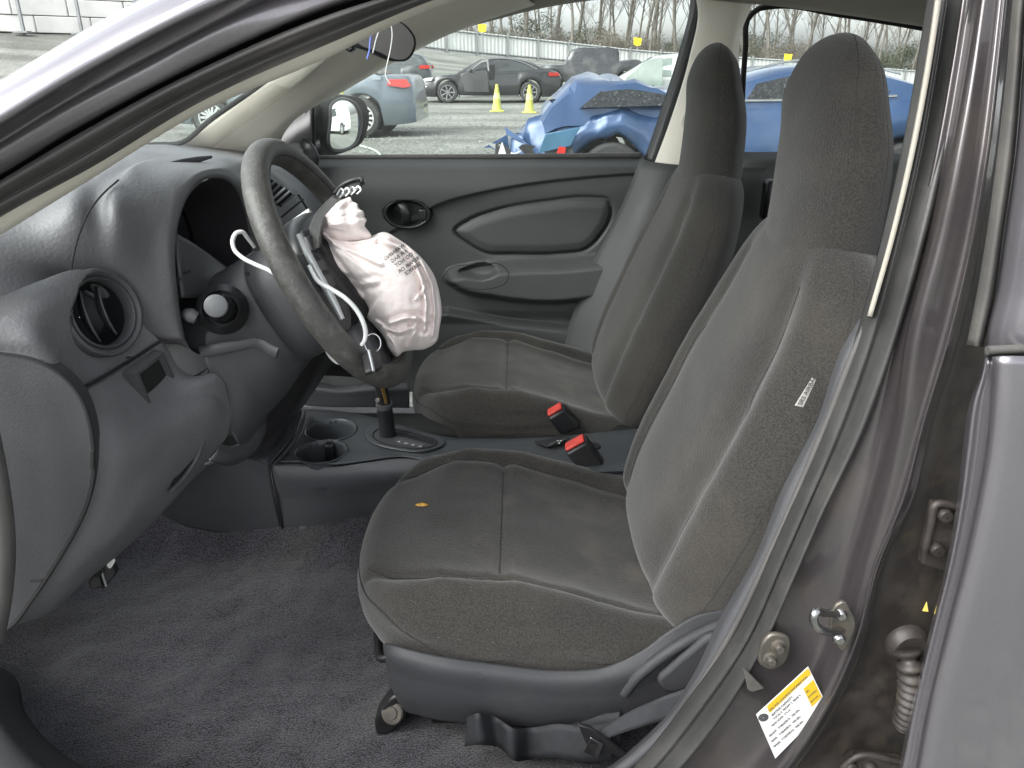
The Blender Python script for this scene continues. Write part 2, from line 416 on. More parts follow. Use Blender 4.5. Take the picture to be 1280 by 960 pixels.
b2 = b1.copy(); b2[:, 1] = 2 * SEAT_Y - b2[:, 1]
groove(CUSH, [cline, b1, b2], .009, .008)
cush = loft('cushion', list(CUSH), M['cushion'], seat)
def on_cushion(x, y):
    T = CUSH[:, :41]; D = (T[..., 0] - x) ** 2 + (T[..., 1] - y) ** 2
    k = np.argsort(D.ravel())[:4]; w = 1 / (D.ravel()[k] + 1e-7)
    return (T[..., 2].ravel()[k] * w).sum() / w.sum()
for l in (cline, b1, b2):
    l = crs(l, 30); tube('seam', [(x, y, on_cushion(x, y) + .0002) for x, y in l], .0008, M['seam'], seat, 6, 40)
# skirt seam round the near side and the nose
for s_ in (1,):
    pts = []
    for i in range(2, 95, 3):
        q = CUSH[i, 46]; pts.append(q + np.array([-.0005, 0, 0]))
    tube('seam', pts, .0012, M['seam'], seat, 6, 120)
    for sgn, ii in ((-1, 1), (1, 95)):
        pass

# ---- backrest with its one-piece headrest: rings along a leaning spine
BACK = [  # x front centre, z, half width, thickness, bolster, lean (deg)
    (0.190, 0.495, .205, .12, .006, 30), (0.190, 0.530, .236, .15, .012, 30), (0.200, 0.575, .250, .165, .016, 29),
    (0.217, 0.63, .255, .175, .018, 28), (0.248, 0.71, .257, .18, .018, 26), (0.284, 0.80, .252, .18, .017, 24),
    (0.318, 0.88, .240, .17, .014, 22), (0.343, 0.945, .220, .160, .010, 20), (0.357, 0.985, .196, .15, .006, 17), (0.369, 1.015, .168, .135, .003, 14),
    (0.384, 1.036, .130, .105, .0, 12), (0.402, 1.046, .080, .06, .0, 12)]
def back_ring(x, z, hw, th, bo, lean, n=96, head=0.0):
    a = R(lean); tx, tz = math.sin(a), math.cos(a)           # along the spine
    nx, nz = tz, -tx                                         # towards the rear of the car
    out = []
    for k in range(n):
        t = k / n * 2 * math.pi
        c, s = math.cos(t), math.sin(t)
        ex = 2.2 if not head else 2.1
        yy = math.copysign(abs(c) ** (2 / ex), c) * hw
        dd = math.copysign(abs(s) ** (2 / 2.35), s)
        e = abs(yy) / hw
        d = th * (.5 + .5 * dd)
        if dd < 0: d += (-bo * math.exp(-((e - .80) / .13) ** 2) + .007 * math.exp(-((e - .58) / .11) ** 2) * min(1, bo / .012)) * abs(dd) ** .5
        else: d -= .022 * e ** 2 * dd
        out.append((x + nx * d, SEAT_Y + yy, z + nz * d))
    return np.array(out)
def spine(table, k):
    T = crs(np.array(table, float) * np.array([1, 1, 1, 1, 1, .01]), k); T[:, 5] *= 100
    return T
T = spine(BACK, 118)
BR = [back_ring(*q) for q in T]
for i in range(9):
    k_ = math.sqrt(1 - (1 - (i + .6) / 9.6) ** 2); c_ = BR[i].mean(0); BR[i] = c_ + (BR[i] - c_) * np.array([k_ ** .6, .80 + .20 * k_, k_ ** .6])
BR = np.array(BR)
def bnoise(V, amp=.0030):
    for i in range(V.shape[0]):
        for j in range(V.shape[1]):
            q = V[i, j]
            n = mnoise.noise(Vector((q[0] * 8, q[1] * 8, q[2] * 7))) * amp + mnoise.noise(Vector((q[0] * 26, q[1] * 20, q[2] * 24))) * amp * .3
            V[i, j, 0] -= n
bnoise(BR)
# seam grooves of the backrest in (y, z)
def mir(l): return [(2 * SEAT_Y - y, z) for y, z in l]
sv = [(SEAT_Y - .150, .50), (SEAT_Y - .158, .64), (SEAT_Y - .160, .74), (SEAT_Y - .146, .86), (SEAT_Y - .115, .97)]
for l in (sv, mir(sv)):
    l = crs(l, 24); D = seg_dist(BR[..., 1], BR[..., 2], l)
    front = np.zeros(BR.shape[:2], bool); front[:, BR.shape[1] // 2:] = True
    BR[..., 0] += np.where(front, .005 * np.exp(-(D / .008) ** 2), 0)
back = loft('backrest', list(BR), M['fabric'], seat)
def on_ring(V, i, frac):
    n = V.shape[1]; return V[i, int(round(frac * n)) % n]
def seam_on(V, yz, parent, front=True):
    n = V.shape[1]; F = V[:, n // 2:] if front else V
    pts = []
    for y, z in yz:
        D = (F[..., 1] - y) ** 2 + (F[..., 2] - z) ** 2
        pts.append(F.reshape(-1, 3)[np.argmin(D.ravel())] + np.array([-.0004, 0, 0]))
    return tube('seam', pts, .0008, M['seam'], parent, 6, 60)
for l in (sv, mir(sv)): seam_on(BR, crs(l, 18), seat)
for side in (.5 + .035, 1 - .035):                            # bolster outer seams
    tube('seam', [on_ring(BR, i, side) for i in range(10, 105, 4)], .0006, M['seam'], seat, 6, 90)
HEAD = [(0.352, 0.945, .112, .13, 0, 12), (0.362, 0.985, .126, .13, 0, 10), (0.368, 1.03, .136, .13, 0, 8), (0.372, 1.09, .142, .125, 0, 6), (0.374, 1.15, .143, .118, 0, 5), (0.373, 1.205, .136, .104, 0, 5),
        (0.384, 1.245, .112, .084, 0, 6), (0.396, 1.266, .082, .060, 0, 8), (0.410, 1.278, .046, .034, 0, 10), (0.420, 1.281, .014, .012, 0, 10)]
HT = spine(HEAD, 80)
HR = np.array([back_ring(*q, head=1) for q in HT]); bnoise(HR, .0015)
head = loft('headrest', list(HR), M['fabric'], seat)
for side in (.56, .94, .045, .455):
    tube('seam', [on_ring(HR, i, side) for i in range(26, 78, 3)], .0005, M['seam'], seat, 6, 90)
i_ = 46

# filler of fabric under the seat and the frame it stands on
box('seat_frame', (0.03, SEAT_Y, .375), (.44, .40, .11), M['black'], seat, .01)
for s in (-1, 1):
    box('seat_rail', (0.08, SEAT_Y + s * .19, .313), (.42, .045, .03), M['black'], seat, .004)
# back shell
# bar under the front for sliding the seat
tube('slide_bar', [(-.18, SEAT_Y - .19, .425), (-.205, SEAT_Y - .185, .412), (-.215, SEAT_Y - .15, .412), (-.215, SEAT_Y + .15, .412), (-.205, SEAT_Y + .185, .412), (-.18, SEAT_Y + .19, .415)], .007, M['black'], seat, 10, 50)
far_seat = copy_tree(seat, (0, SEAT_DY, 0), None)
far_seat.parent = car; far_seat.matrix_parent_inverse = seat.matrix_parent_inverse.copy()
far_seat['label'] = 'passenger seat in charcoal fabric, in front of the closed far door'
# ================================================================== dashboard
dash = empty('dashboard', tuple(P(120, 400, .95)), car, label='scuffed dark grey dashboard with side vent and empty gauge hood')
def cut_patch(name, rows, m, parent, nu, nv, thick, holes, label=None, pix=True):
    rows = [PP(r) if pix else r for r in rows]
    G = patch_pts(rows, nu, nv); v = G.reshape(-1, 3); f = facing(v, gridfaces(nv, nu))
    out = []
    for q in f:
        c = v[list(q)].mean(0); keep = True
        for hc, ax, r in holes:
            d = c - hc; d = d - ax * d.dot(ax)
            if np.linalg.norm(d) < r: keep = False
        if keep: out.append(q)
    o = mesh(name, v, out, m, parent, True, None, label)
    if thick: s = o.modifiers.new('thick', 'SOLIDIFY'); s.thickness = thick; s.offset = -1
    return o
patch('upper_shell', [
    [(232, 425, .97), (226, 395, .97), (222, 360, .97), (219, 325, .975), (222, 285, .99), (232, 252, 1.03), (248, 231, 1.08), (268, 222, 1.14), (288, 228, 1.20), (299, 244, 1.24), (306, 265, 1.26), (312, 295, 1.27)],
    [(227, 424, .958), (220, 394, .958), (216, 360, .958), (213, 322, .962), (216, 280, .978), (226, 246, 1.022), (244, 224, 1.075), (267, 216, 1.145), (290, 221, 1.215), (303, 238, 1.25), (310, 262, 1.275), (316, 294, 1.285)],
    [(205, 424, .95), (198, 395, .945), (195, 360, .945), (193, 320, .95), (200, 275, .965), (212, 240, 1.01), (232, 218, 1.07), (262, 210, 1.15), (290, 212, 1.25), (306, 228, 1.31), (315, 254, 1.34), (322, 292, 1.35)],
    [(168, 405, .935), (156, 384, .930), (146, 354, .920), (137, 315, .905), (145, 270, .91), (165, 232, .97), (195, 209, 1.07), (240, 201, 1.2), (288, 203, 1.33), (312, 215, 1.40), (326, 240, 1.44), (338, 280, 1.45)],
    [(105, 362, .905), (92, 355, .90), (80, 338, .885), (75, 305, .88), (90, 268, .89), (118, 232, .95), (165, 206, 1.07), (225, 194, 1.3), (288, 197, 1.52), (328, 208, 1.62), (350, 230, 1.65), (365, 270, 1.65)],
    [(20, 376, .83), (0, 365, .83), (-20, 342, .83), (-20, 310, .84), (0, 278, .88), (50, 243, .95), (115, 207, 1.1), (185, 187, 1.7), (262, 188, 1.93), (332, 198, 2.05), (395, 225, 2.08), (420, 265, 2.08)],
    [(-150, 405, .81), (-150, 385, .81), (-150, 350, .81), (-130, 310, .84), (-80, 270, .9), (0, 230, 1.0), (75, 198, 1.2), (165, 181, 1.85), (250, 182, 2.03), (335, 192, 2.10), (400, 215, 2.12), (430, 255, 2.12)]], M['dash'], dash, 110, 90, .006)
# vent pod with a hole for the round side vent
vc = P(133, 390, .874); vax = np.array(Vector((.90, -.36, .25)).normalized())
cut_patch('vent_pod', [
    [(-80, 400, .80), (0, 371, .80), (50, 351, .82), (95, 337, .845), (125, 341, .868), (152, 372, .895), (176, 403, .915), (200, 427, .93)],
    [(-80, 412, .785), (0, 388, .785), (45, 370, .80), (88, 362, .828), (122, 372, .862), (148, 405, .888), (168, 424, .905), (196, 431, .928)],
    [(-80, 420, .775), (0, 405, .773), (40, 400, .785), (72, 420, .808), (102, 446, .835), (128, 458, .858), (152, 452, .885), (177, 440, .91)],
    [(-80, 428, .772), (0, 425, .770), (38, 430, .774), (66, 448, .788), (88, 468, .806), (110, 475, .828), (138, 462, .862), (165, 447, .895)],
    [(-80, 436, .775), (0, 441, .776), (30, 446, .777), (58, 458, .781), (80, 473, .789), (98, 487, .800), (125, 472, .84), (152, 456, .88)]], M['dash'], dash, 110, 70, .005, [(vc, vax, .050)])
# lower panel under the seam
patch('knee_panel', [
    [(98, 489, .798), (122, 476, .834), (150, 459, .876), (180, 441, .91), (201, 428, .931), (212, 440, .945), (224, 468, .955)],
    [(108, 512, .790), (132, 500, .822), (160, 482, .868), (186, 468, .903), (208, 456, .934), (228, 466, .952), (246, 470, .968)],
    [(113, 540, .786), (142, 530, .812), (170, 518, .85), (198, 506, .892), (226, 490, .93), (250, 474, .955), (262, 466, .972)],
    [(117, 578, .784), (150, 570, .806), (180, 556, .838), (210, 538, .880), (240, 518, .922), (268, 500, .962), (288, 518, 1.0)],
    [(108, 625, .784), (140, 620, .802), (172, 606, .832), (206, 586, .872), (236, 566, .914), (264, 546, .958), (284, 545, 1.0)],
    [(80, 680, .784), (115, 675, .798), (150, 660, .820), (185, 635, .858), (215, 608, .90), (245, 580, .95), (268, 565, 1.0)],
    [(45, 735, .785), (76, 732, .80), (106, 712, .815), (145, 682, .84), (190, 645, .885), (230, 605, .94), (256, 580, 1.02)],
    [(20, 779, .79), (58, 768, .82), (105, 728, .845), (148, 693, .88), (196, 648, .93), (236, 605, 1.0), (260, 582, 1.08)],
    [(0, 770, .86), (40, 750, .92), (90, 715, .95), (135, 680, 1.0), (185, 640, 1.05), (225, 600, 1.1), (250, 580, 1.16)]], M['dash'], dash, 90, 80, .005)
tube('seam', PP([(97, 488, .797), (125, 473, .836), (152, 457, .877), (180, 440, .910), (200, 427, .929)]), .0022, M['gap'], dash, 6, 40)
tube('seam', PP([(148, 225, .955), (128, 243, .925), (111, 265, .899), (99, 292, .882), (92, 319, .873), (88, 345, .866)]), .0012, M['gap'], dash, 6, 40)
tube('seam', PP([(205, 198, 1.21), (240, 193, 1.38)]), .0, M['gap'], dash, 6, 8) if False else None
# end panel facing the doorway, with the dark joint round it
ec = crs(PP([(-90, 436), (0, 441), (32, 447), (62, 460), (84, 477), (100, 498), (110, 524), (115, 552), (117, 582), (114, 608), (106, 636), (94, 662), (78, 690), (58, 722), (36, 754), (14, 782), (-20, 800), (-90, 800)], .7765), 90)
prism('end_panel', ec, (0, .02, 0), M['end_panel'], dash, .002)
tube('seam', [q + np.array([.0012, .0, .0]) for q in ec[10:80]], .0022, M['gap'], dash, 6, 120, smoothpath=False)
tube('seam', PP([(38, 726), (58, 723)], .776), .0015, M['gap'], dash, 6, 8)
prism('panel_tab', PP([(114, 562), (119, 562), (119, 585), (114, 585)], .776), (0, -.003, 0), M['gap'], dash, .001)
# defroster / sunload strip on the top
tube('sensor_strip', PP([(209, 205, 1.125), (222, 203.5, 1.15), (250, 199, 1.20), (265, 196, 1.23)]), [.002, .0045, .0045, .002], M['plastic'], dash, 10, 20, flat=.35, up=(0, 0, 1))
# empty recess for the mirror switch
rc = [(163, 466, .868), (195, 441, .918), (213, 478, .942), (181, 509, .886)]
inner = [(166, 468, .872), (193, 446, .915), (207, 476, .936), (181, 503, .888)]
A_ = [np.array(P(*q)) for q in rc]; nrm = np.cross(A_[1] - A_[0], A_[3] - A_[0]); nrm /= np.linalg.norm(nrm); nrm = nrm if nrm[1] < 0 else -nrm
sw = empty('switch_recess', tuple(A_[0]), dash) if False else dash
def ringq(q, k, off): c = sum(q) / 4; return [c + (p - c) * k + nrm * off for p in q]
mrec = loft('switch_recess', [np.array(crs(ringq(A_, 1.0, -.002), 4)) if False else np.array(ringq(A_, 1.12, -.004)), np.array(ringq(A_, 1.06, .0095)), np.array(ringq(A_, .92, .010)), np.array(ringq(A_, .80, .005)), np.array(ringq(A_, .76, .004))], M['plastic'], car, cap=False, sharp=30, label='empty square switch recess beside the side vent')
mesh('recess_floor', ringq(A_, .80, .0048), facing(np.array(ringq(A_, .80, .0048)), [(0, 1, 2, 3)]), M['gap'], mrec, False)
# slot and lip right of the recess
prism('panel_slot', PP([(234, 474, .953), (260, 459, .975), (262, 464, .977), (238, 479, .955)]), (0, -.004, 0), M['gap'], dash, .001)
prism('panel_lip', PP([(236, 480, .950), (258, 462, .972), (261, 460, .972), (261, 470, .974)]), (0, -.004, 0), M['plastic'], dash, .001)
# hollow at the bottom of the knee panel
prism('coin_slot', PP([(214, 608, .893), (222, 588, .905), (238, 566, .927), (252, 550, .945), (250, 562, .945), (236, 584, .928), (224, 600, .91)]), (0, -.006, 0), M['gap'], dash, .002)
tube('slot_edge', PP([(212, 616, .885), (232, 594, .915), (246, 572, .935), (254, 550, .945)]), .0035, M['plastic'], dash, 8, 24)
# ---- round side vent
vent = empty('side_vent', tuple(vc), car, label='round side air vent with two curved louvres')
def on_v(a, b, h):     # local frame of the vent
    u = np.cross(vax, [0, 0, 1.]); u /= np.linalg.norm(u); w = np.cross(u, vax)
    return vc + u * a + w * b + vax * h
lathe('vent_ring', [(.052, -.02), (.0525, -.005), (.0505, -.001), (.0475, .000), (.0440, -.003), (.041, -.014)], vc, vax, M['plastic'], vent, 64)
lathe('vent_bowl', [(.0415, -.010), (.039, -.03), (.030, -.045), (.0005, -.048)], vc, vax, M['black'], vent, 48)
lathe('vent_inner_ring', [(.0425, -.010), (.0425, -.004), (.0405, -.002), (.0385, -.005), (.038, -.018)], vc, vax, M['plastic'], vent, 64)
for k, (off, w) in enumerate(((-.012, .030), (.012, .032))):
    g = []
    for i in range(12):
        t = i / 11 * 2 - 1
        row = []
        for j in range(8):
            s_ = j / 7
            row.append(on_v(off + .010 * (1 - t * t) - .010 + .012 * s_, t * w, -.030 + .026 * s_ * (1 - .3 * t * t)))
        g.append(row)
    patch('vent_louvre', g, M['plastic'], vent, 8, 12, .0022, pix=False)
    tube('louvre_edge', [g[i][7] for i in range(12)], .0014, M['silver'], vent, 6, 24) if False else None
# ---- gauge hood interior
hood = empty('gauge_hood', tuple(P(260, 290, 1.1)), car, label='dark empty gauge hood behind the steering wheel')
rim = crs(PP([(232, 425, .975), (224, 380, .975), (219, 325, .977), (222, 285, .992), (232, 252, 1.032), (248, 231, 1.082), (268, 222.5, 1.142), (288, 228.5, 1.20), (299, 245, 1.24), (306, 266, 1.26), (312, 295, 1.27), (318, 350, 1.27), (300, 410, 1.15)]), 60, True)
rc_ = rim.mean(0)
def rimk(k, dx, dz=0): return rc_ + (rim - rc_) * np.array([1, k, k]) + np.array([dx, 0, dz])
loft('hood_lining', [rim, rimk(.95, -.012), rimk(.90, -.03), rimk(.84, -.09, -.005)], M['lining'], hood, cap=False)
gl_ = rimk(.86, -.085, -.005)
gq = mesh('gauge_lens', gl_, [tuple(range(len(gl_)))], M['gauge'], hood, False); fixn(gq)
tube('lens_edge', [q + np.array([.004, 0, 0]) for q in rimk(.83, -.085, -.005)], .003, M['black'], hood, 6, 80, True)
patch('cluster_trim', [[(221, 292, 1.00), (240, 303, 1.06), (262, 318, 1.14), (285, 335, 1.2)], [(224, 330, .985), (245, 338, 1.04), (266, 345, 1.10), (290, 352, 1.16)], [(229, 372, .98), (248, 372, 1.02), (270, 372, 1.06), (295, 372, 1.10)]], M['plastic'], hood, 20, 14, .004)
for a, b in ((234, 341), (222, 351)): prism('trim_slot', PP([(a - 4, b - 1), (a + 4, b - 4), (a + 5, b - 1), (a - 3, b + 2)], .992 if a > 230 else .976), (0, -.004, 0), M['gap'], hood)
# ---- centre stack with vents, seen through and beside the wheel
stack = empty('centre_stack', tuple(P(350, 260, 1.55)), car, label='centre stack with slatted air vents behind the wheel')
patch('stack_face', [[(280, 232, 1.40), (300, 205, 1.43), (318, 204, 1.50), (350, 222, 1.60), (372, 250, 1.66), (400, 300, 1.68)], [(290, 250, 1.38), (310, 240, 1.42), (330, 245, 1.48), (352, 262, 1.56), (372, 285, 1.62), (396, 318, 1.66)], [(300, 300, 1.36), (320, 300, 1.40), (345, 305, 1.46), (362, 315, 1.54), (380, 330, 1.6), (396, 340, 1.64)], [(330, 420, 1.34), (345, 420, 1.38), (365, 420, 1.44), (385, 420, 1.52), (400, 420, 1.58), (410, 420, 1.62)]], M['dash'], stack, 40, 40, .004)
vq = [P(288, 226, 1.385), P(304, 206, 1.42), P(362, 245, 1.60), P(345, 260, 1.55)]
def vqp(u, w, o=0): return (vq[0] * (1 - u) + vq[3] * u) * (1 - w) + (vq[1] * (1 - u) + vq[2] * u) * w + np.array([.012 + o, -.012 - o, .004])
prism('vent_opening', [vqp(0, 0), vqp(0, 1), vqp(1, 1), vqp(1, 0)], (.002, -.002, 0), M['gap'], stack)
for i in range(9):
    u = .06 + i * .11
    tube('vent_slat', [vqp(u, .04, .006), vqp(u + .02, .96, .006)], .0026, M['silver'] if i in (6, 7) else M['plastic'], stack, 6, 6)
tube('vent_frame', [vqp(0, 0, .004), vqp(0, 1, .004), vqp(1, 1, .004), vqp(1, 0, .004)], .004, M['dash'], stack, 8, 5, True, smoothpath=False) if False else None
for (a, b, c), (d, e, g_) in (((372, 250, 1.60), (345, 272, 1.53)), ((378, 262, 1.60), (352, 284, 1.53)), ((392, 282, 1.61), (362, 298, 1.54)), ((366, 244, 1.62), (396, 292, 1.64))):
    tube('panel_line', [P(a, b, c) + np.array([.014, -.01, .003]), P(d, e, g_) + np.array([.014, -.01, .003])], .0022, M['gap'], stack, 6, 6)
# passenger side face of the dash and its end vent
tube('far_vent', PP([(378, 178, 2.06), (384, 184, 2.05), (390, 196, 2.05), (392, 208, 2.05)]), [.012, .020, .022, .014], M['black'], stack, 12, 20, flat=.5)
patch('far_dash_end', [[(345, 205, 2.05), (352, 188, 2.06), (368, 178, 2.07), (384, 182, 2.08)], [(352, 225, 2.03), (365, 205, 2.04), (380, 195, 2.05), (394, 205, 2.06)], [(370, 260, 2.0), (385, 240, 2.02), (395, 228, 2.04), (404, 225, 2.06)]], M['dash'], dash, 20, 16, .006)
patch('far_dash_face', [[(320, 208, 1.62), (350, 208, 1.85), (385, 215, 2.03), (420, 235, 2.08)], [(345, 232, 1.66), (375, 245, 1.85), (405, 250, 2.02), (430, 262, 2.08)], [(380, 285, 1.68), (400, 290, 1.85), (425, 295, 2.0), (445, 300, 2.08)], [(400, 360, 1.68), (425, 360, 1.85), (445, 360, 2.0), (460, 360, 2.08)], [(400, 430, 1.72), (430, 425, 1.87), (450, 425, 2.0), (470, 425, 2.08)]], M['dash'], dash, 30, 30, .006)
# bonnet release lever low on the left
bl = empty('bonnet_release', tuple(P(130, 715, .93)), car, label='black bonnet release lever with white car symbol under the dashboard')
prism('release_handle', PP([(125, 706), (142, 690), (150, 712), (133, 732)], .90), (0, -.012, 0), M['black'], bl, .002)
prism('release_end', PP([(110, 728), (124, 708), (132, 734), (112, 738)], .888), (0, .03, 0), M['black'], bl, .002)
prism('release_gap', PP([(117, 718), (126, 707), (129, 716), (120, 722)], .886), (0, -.002, 0), M['gap'], bl, 0)
tube('release_edge', PP([(125, 706), (133, 733)], .887), .0014, M['silver'], bl, 6, 4)
prism('release_symbol', crs(PP([(134, 707), (137, 701), (142, 697), (144, 700), (142, 705), (137, 710)], .8875), 20, True), (0, -.0008, 0), M['print_white'], bl)
# lower left door seal
tube('door_seal_lower', PP([(-30, 480), (-10, 560), (1, 620), (7, 680), (4, 740), (-6, 800)], .735), .010, M['rubber'], car, 10, 40)
# ---- windscreen, rear-view mirror
patch('windscreen', [[(-.80, y, 1.035) for y in (.72, .8)] + [(-.98, 1.45, 1.02), (-.80, 2.02, 1.02)], [(-.24, .80, 1.36), (-.26, 1.1, 1.40), (-.28, 1.45, 1.42), (-.20, 1.88, 1.372)]], M['windscreen'], car, 20, 6, 0, pix=False)
patch('bonnet', [[(-.80, .62, .98), (-.95, 1.1, 1.0), (-1.0, 1.45, 1.0), (-.95, 1.8, 1.0), (-.80, 2.28, .98)], [(-1.3, .60, .93), (-1.4, 1.1, .96), (-1.4, 1.45, .97), (-1.4, 1.8, .96), (-1.3, 2.3, .93)], [(-1.85, .66, .80), (-1.95, 1.1, .84), (-2.0, 1.45, .85), (-1.95, 1.8, .84), (-1.85, 2.24, .80)]], M['paint'], car, 24, 20, .01, pix=False)
rvm = empty('rear_view_mirror', tuple(P(460, 45, 1.45)), car, label='black rear-view mirror hung with loose threads')
ro = crs(PP([(432, 30), (455, 18), (494, 24), (510, 36), (518, 50), (516, 64), (506, 76), (497, 77), (470, 66), (442, 54)], 1.42), 40, True)
rcn = ro.mean(0)
loft('mirror_shell', [rcn + (ro - rcn) * .92 + np.array([.004, -.004, 0]), ro + np.array([.003, -.003, 0]), ro + np.array([-.008, .008, 0]), rcn + (ro - rcn) * .8 + np.array([-.03, .03, 0]), rcn + (ro - rcn) * .1 + np.array([-.04, .04, 0])], M['black'], rvm, cap=False)
rgm = mat('mirror_dark_reflection', (.085, .080, .080), .25, metal=.2, var=.05)  # reflection of the dark cabin painted as a dull grey face
rg_ = mesh('mirror_face', rcn + (ro - rcn) * .925 + np.array([.0035, -.0035, 0]), [tuple(range(40))], rgm, rvm, False); fixn(rg_)
prism('mirror_mount', PP([(427, 52), (441, 50), (442, 62), (437, 66), (428, 60)], 1.44), (0, .03, 0), M['black'], rvm, .003)
tube('mirror_stalk', PP([(438, 54, 1.45), (430, 30, 1.47), (425, -5, 1.48)]), .008, M['black'], rvm, 8, 12)
thr = empty('loose_threads', tuple(P(470, 50, 1.40)), None, label='thin blue and white threads dangling at the rear-view mirror', cat='thread')
for l, m_ in (([(480, 22), (476, 32), (470, 50), (466, 66)], 'white_cord'), ([(486, 22), (490, 38), (488, 62), (484, 80), (482, 95), (488, 105)], 'white_cord'), ([(466, 36), (463, 50), (462, 62), (459, 74)], None), ([(450, 48), (456, 42), (463, 40)], 'white_cord')):
    tube('thread', PP(l, 1.39), .0009 if m_ else .0016, M[m_] if m_ else mat('blue_thread', (.12, .16, .45), .7), thr, 6, 24)
# ================================================================== steering wheel, column, airbag
WC = np.array([-.264, 1.1135, .9735]); wa = R(27.7)
WN_ = np.array([math.cos(wa), 0, math.sin(wa)]); WU = np.array([-math.sin(wa), 0, math.cos(wa)]); WS = np.array([0, 1., 0])
def W(a, b, h): return WC + WS * a + WU * b + WN_ * h
def Wp(px, py, h):
    w = ray(px, py); o = np.array([0, 0, CAMH]); c = WC + WN_ * h
    return o + w * ((c - o).dot(WN_) / w.dot(WN_))
swl = empty('steering_wheel', tuple(WC), car, label='worn black steering wheel with burst airbag')
RW = .178
ring = [W(RW * math.cos(t), RW * math.sin(t), 0) for t in np.arange(80) / 80 * 2 * math.pi]
tube('rim', ring, .0180, M['wheel_rubber'], swl, 24, 120, True)
tube('rim_seam', [W((RW - .012) * math.cos(t), (RW - .012) * math.sin(t), .0125) for t in np.arange(80) / 80 * 2 * math.pi], .0010, M['seam'], swl, 6, 120, True)
# hub cover, lower spoke, side pads
def blob(outline, h0, h1, k=.8, n=48): 
    o = crs(outline, n, True); c = o.mean(0)
    return [o + WN_ * h0, c + (o - c) * 1.0 + WN_ * (h0 + (h1 - h0) * .5), c + (o - c) * (.5 + k / 2) + WN_ * (h0 + (h1 - h0) * .9), c + (o - c) * k + WN_ * h1]
hub = [W(-.085, .055, 0), W(-.05, .075, 0), W(.05, .075, 0), W(.085, .055, 0), W(.085, -.03, 0), W(.06, -.075, 0), W(0, -.09, 0), W(-.06, -.075, 0), W(-.085, -.03, 0)]
loft('hub_cover', blob(hub, -.03, .022), M['black'], swl)
for s in (-1, 1):
    pad = [W(s * .075, .040, 0), W(s * .120, .050, 0), W(s * .155, .055, 0), W(s * .160, .0, 0), W(s * .150, -.05, 0), W(s * .115, -.075, 0), W(s * .07, -.06, 0)]
    loft('spoke', blob(pad, -.02, .008, .88), M['plastic'], swl)
    if s < 0: continue
    tube('spoke_trim', [W(s * .140, .060, .010), W(s * .147, .02, .012), W(s * .143, -.03, .012), W(s * .128, -.075, .010)], [.004, .006, .006, .004], M['silver'], swl, 10, 30)
    bx = [(.122, .035, .020), (.122, .006, .014), (.118, -.018, .014)]
    for a, b, hh in bx:
        q = [W(s * (a - .016), b - hh / 2, .012), W(s * (a + .012), b - hh / 2, .012), W(s * (a + .012), b + hh / 2, .012), W(s * (a - .016), b + hh / 2, .012)]
        prism('wheel_button', q, WN_ * .004, M['console'], swl, .0015)
tube('spoke_trim', [Wp(a, b, .016) for a, b in ((373, 293), (388, 324), (404, 354), (419, 381), (428, 399))], [.0035, .0052, .0055, .0055, .0035], M['bright_strip'], swl, 10, 40)
prism('switch_panel', [Wp(a, b, .008) for a, b in ((374, 290), (387, 286), (402, 306), (420, 340), (434, 372), (430, 398), (404, 352))], WN_ * .005, M['console'], swl, .0015)
for q in ([(381, 297), (391, 294), (399, 310), (388, 314)], [(390, 329), (402, 325), (407, 338), (396, 343)], [(398, 347), (410, 343), (418, 358), (406, 363)]):
    prism('wheel_button', [Wp(a, b, .013) for a, b in q], WN_ * .004, M['plastic'], swl, .0012)
    tube('button_edge', [Wp(*q[0], .0175), Wp(*q[3], .0175)], .0008, M['silver'], swl, 6, 4)
for s in (-1, 1):
    lo = [W(s * .012, -.07, 0), W(s * .045, -.075, 0), W(s * .060, -.155, 0), W(s * .028, -.160, 0)]
    loft('lower_spoke', blob(lo, -.02, .004, .9, 24), M['plastic'], swl)
# torn cover flap standing up behind the bag
patch('cover_flap', [
    [(382, 318, 1.02), (386, 285, 1.06), (398, 262, 1.10), (418, 243, 1.14), (436, 231, 1.16)],
    [(398, 308, 1.02), (402, 282, 1.05), (412, 262, 1.09), (430, 248, 1.12), (446, 236, 1.14)]], M['wheel_rubber'], swl, 24, 10, .003, label='torn brown-black airbag cover flap')
fl = [(418, 243, 1.13), (428, 232, 1.14), (440, 226, 1.14), (452, 224, 1.14), (453, 229, 1.13), (446, 240, 1.13), (440, 247, 1.12)]
tube('flap_edge', PP(fl[:5]), .0035, M['black'], swl, 8, 24)
patch('flap_tip', [[(416, 246, 1.13), (428, 233, 1.14), (440, 227, 1.14), (452, 225, 1.14)], [(422, 250, 1.12), (432, 244, 1.12), (442, 242, 1.12), (450, 234, 1.12)]], M['black'], swl, 12, 5, .003)
for i in range(4):
    a = 421 + i * 7
    tube('flap_rib', PP([(a, 244 - i * 2, 1.112), (a + 6, 236 - i, 1.112), (a + 9, 240 - i, 1.108), (a + 4, 247 - i * 1.5, 1.108)]), .0013, M['white_cord'] if i % 2 else M['silver'], swl, 6, 16)
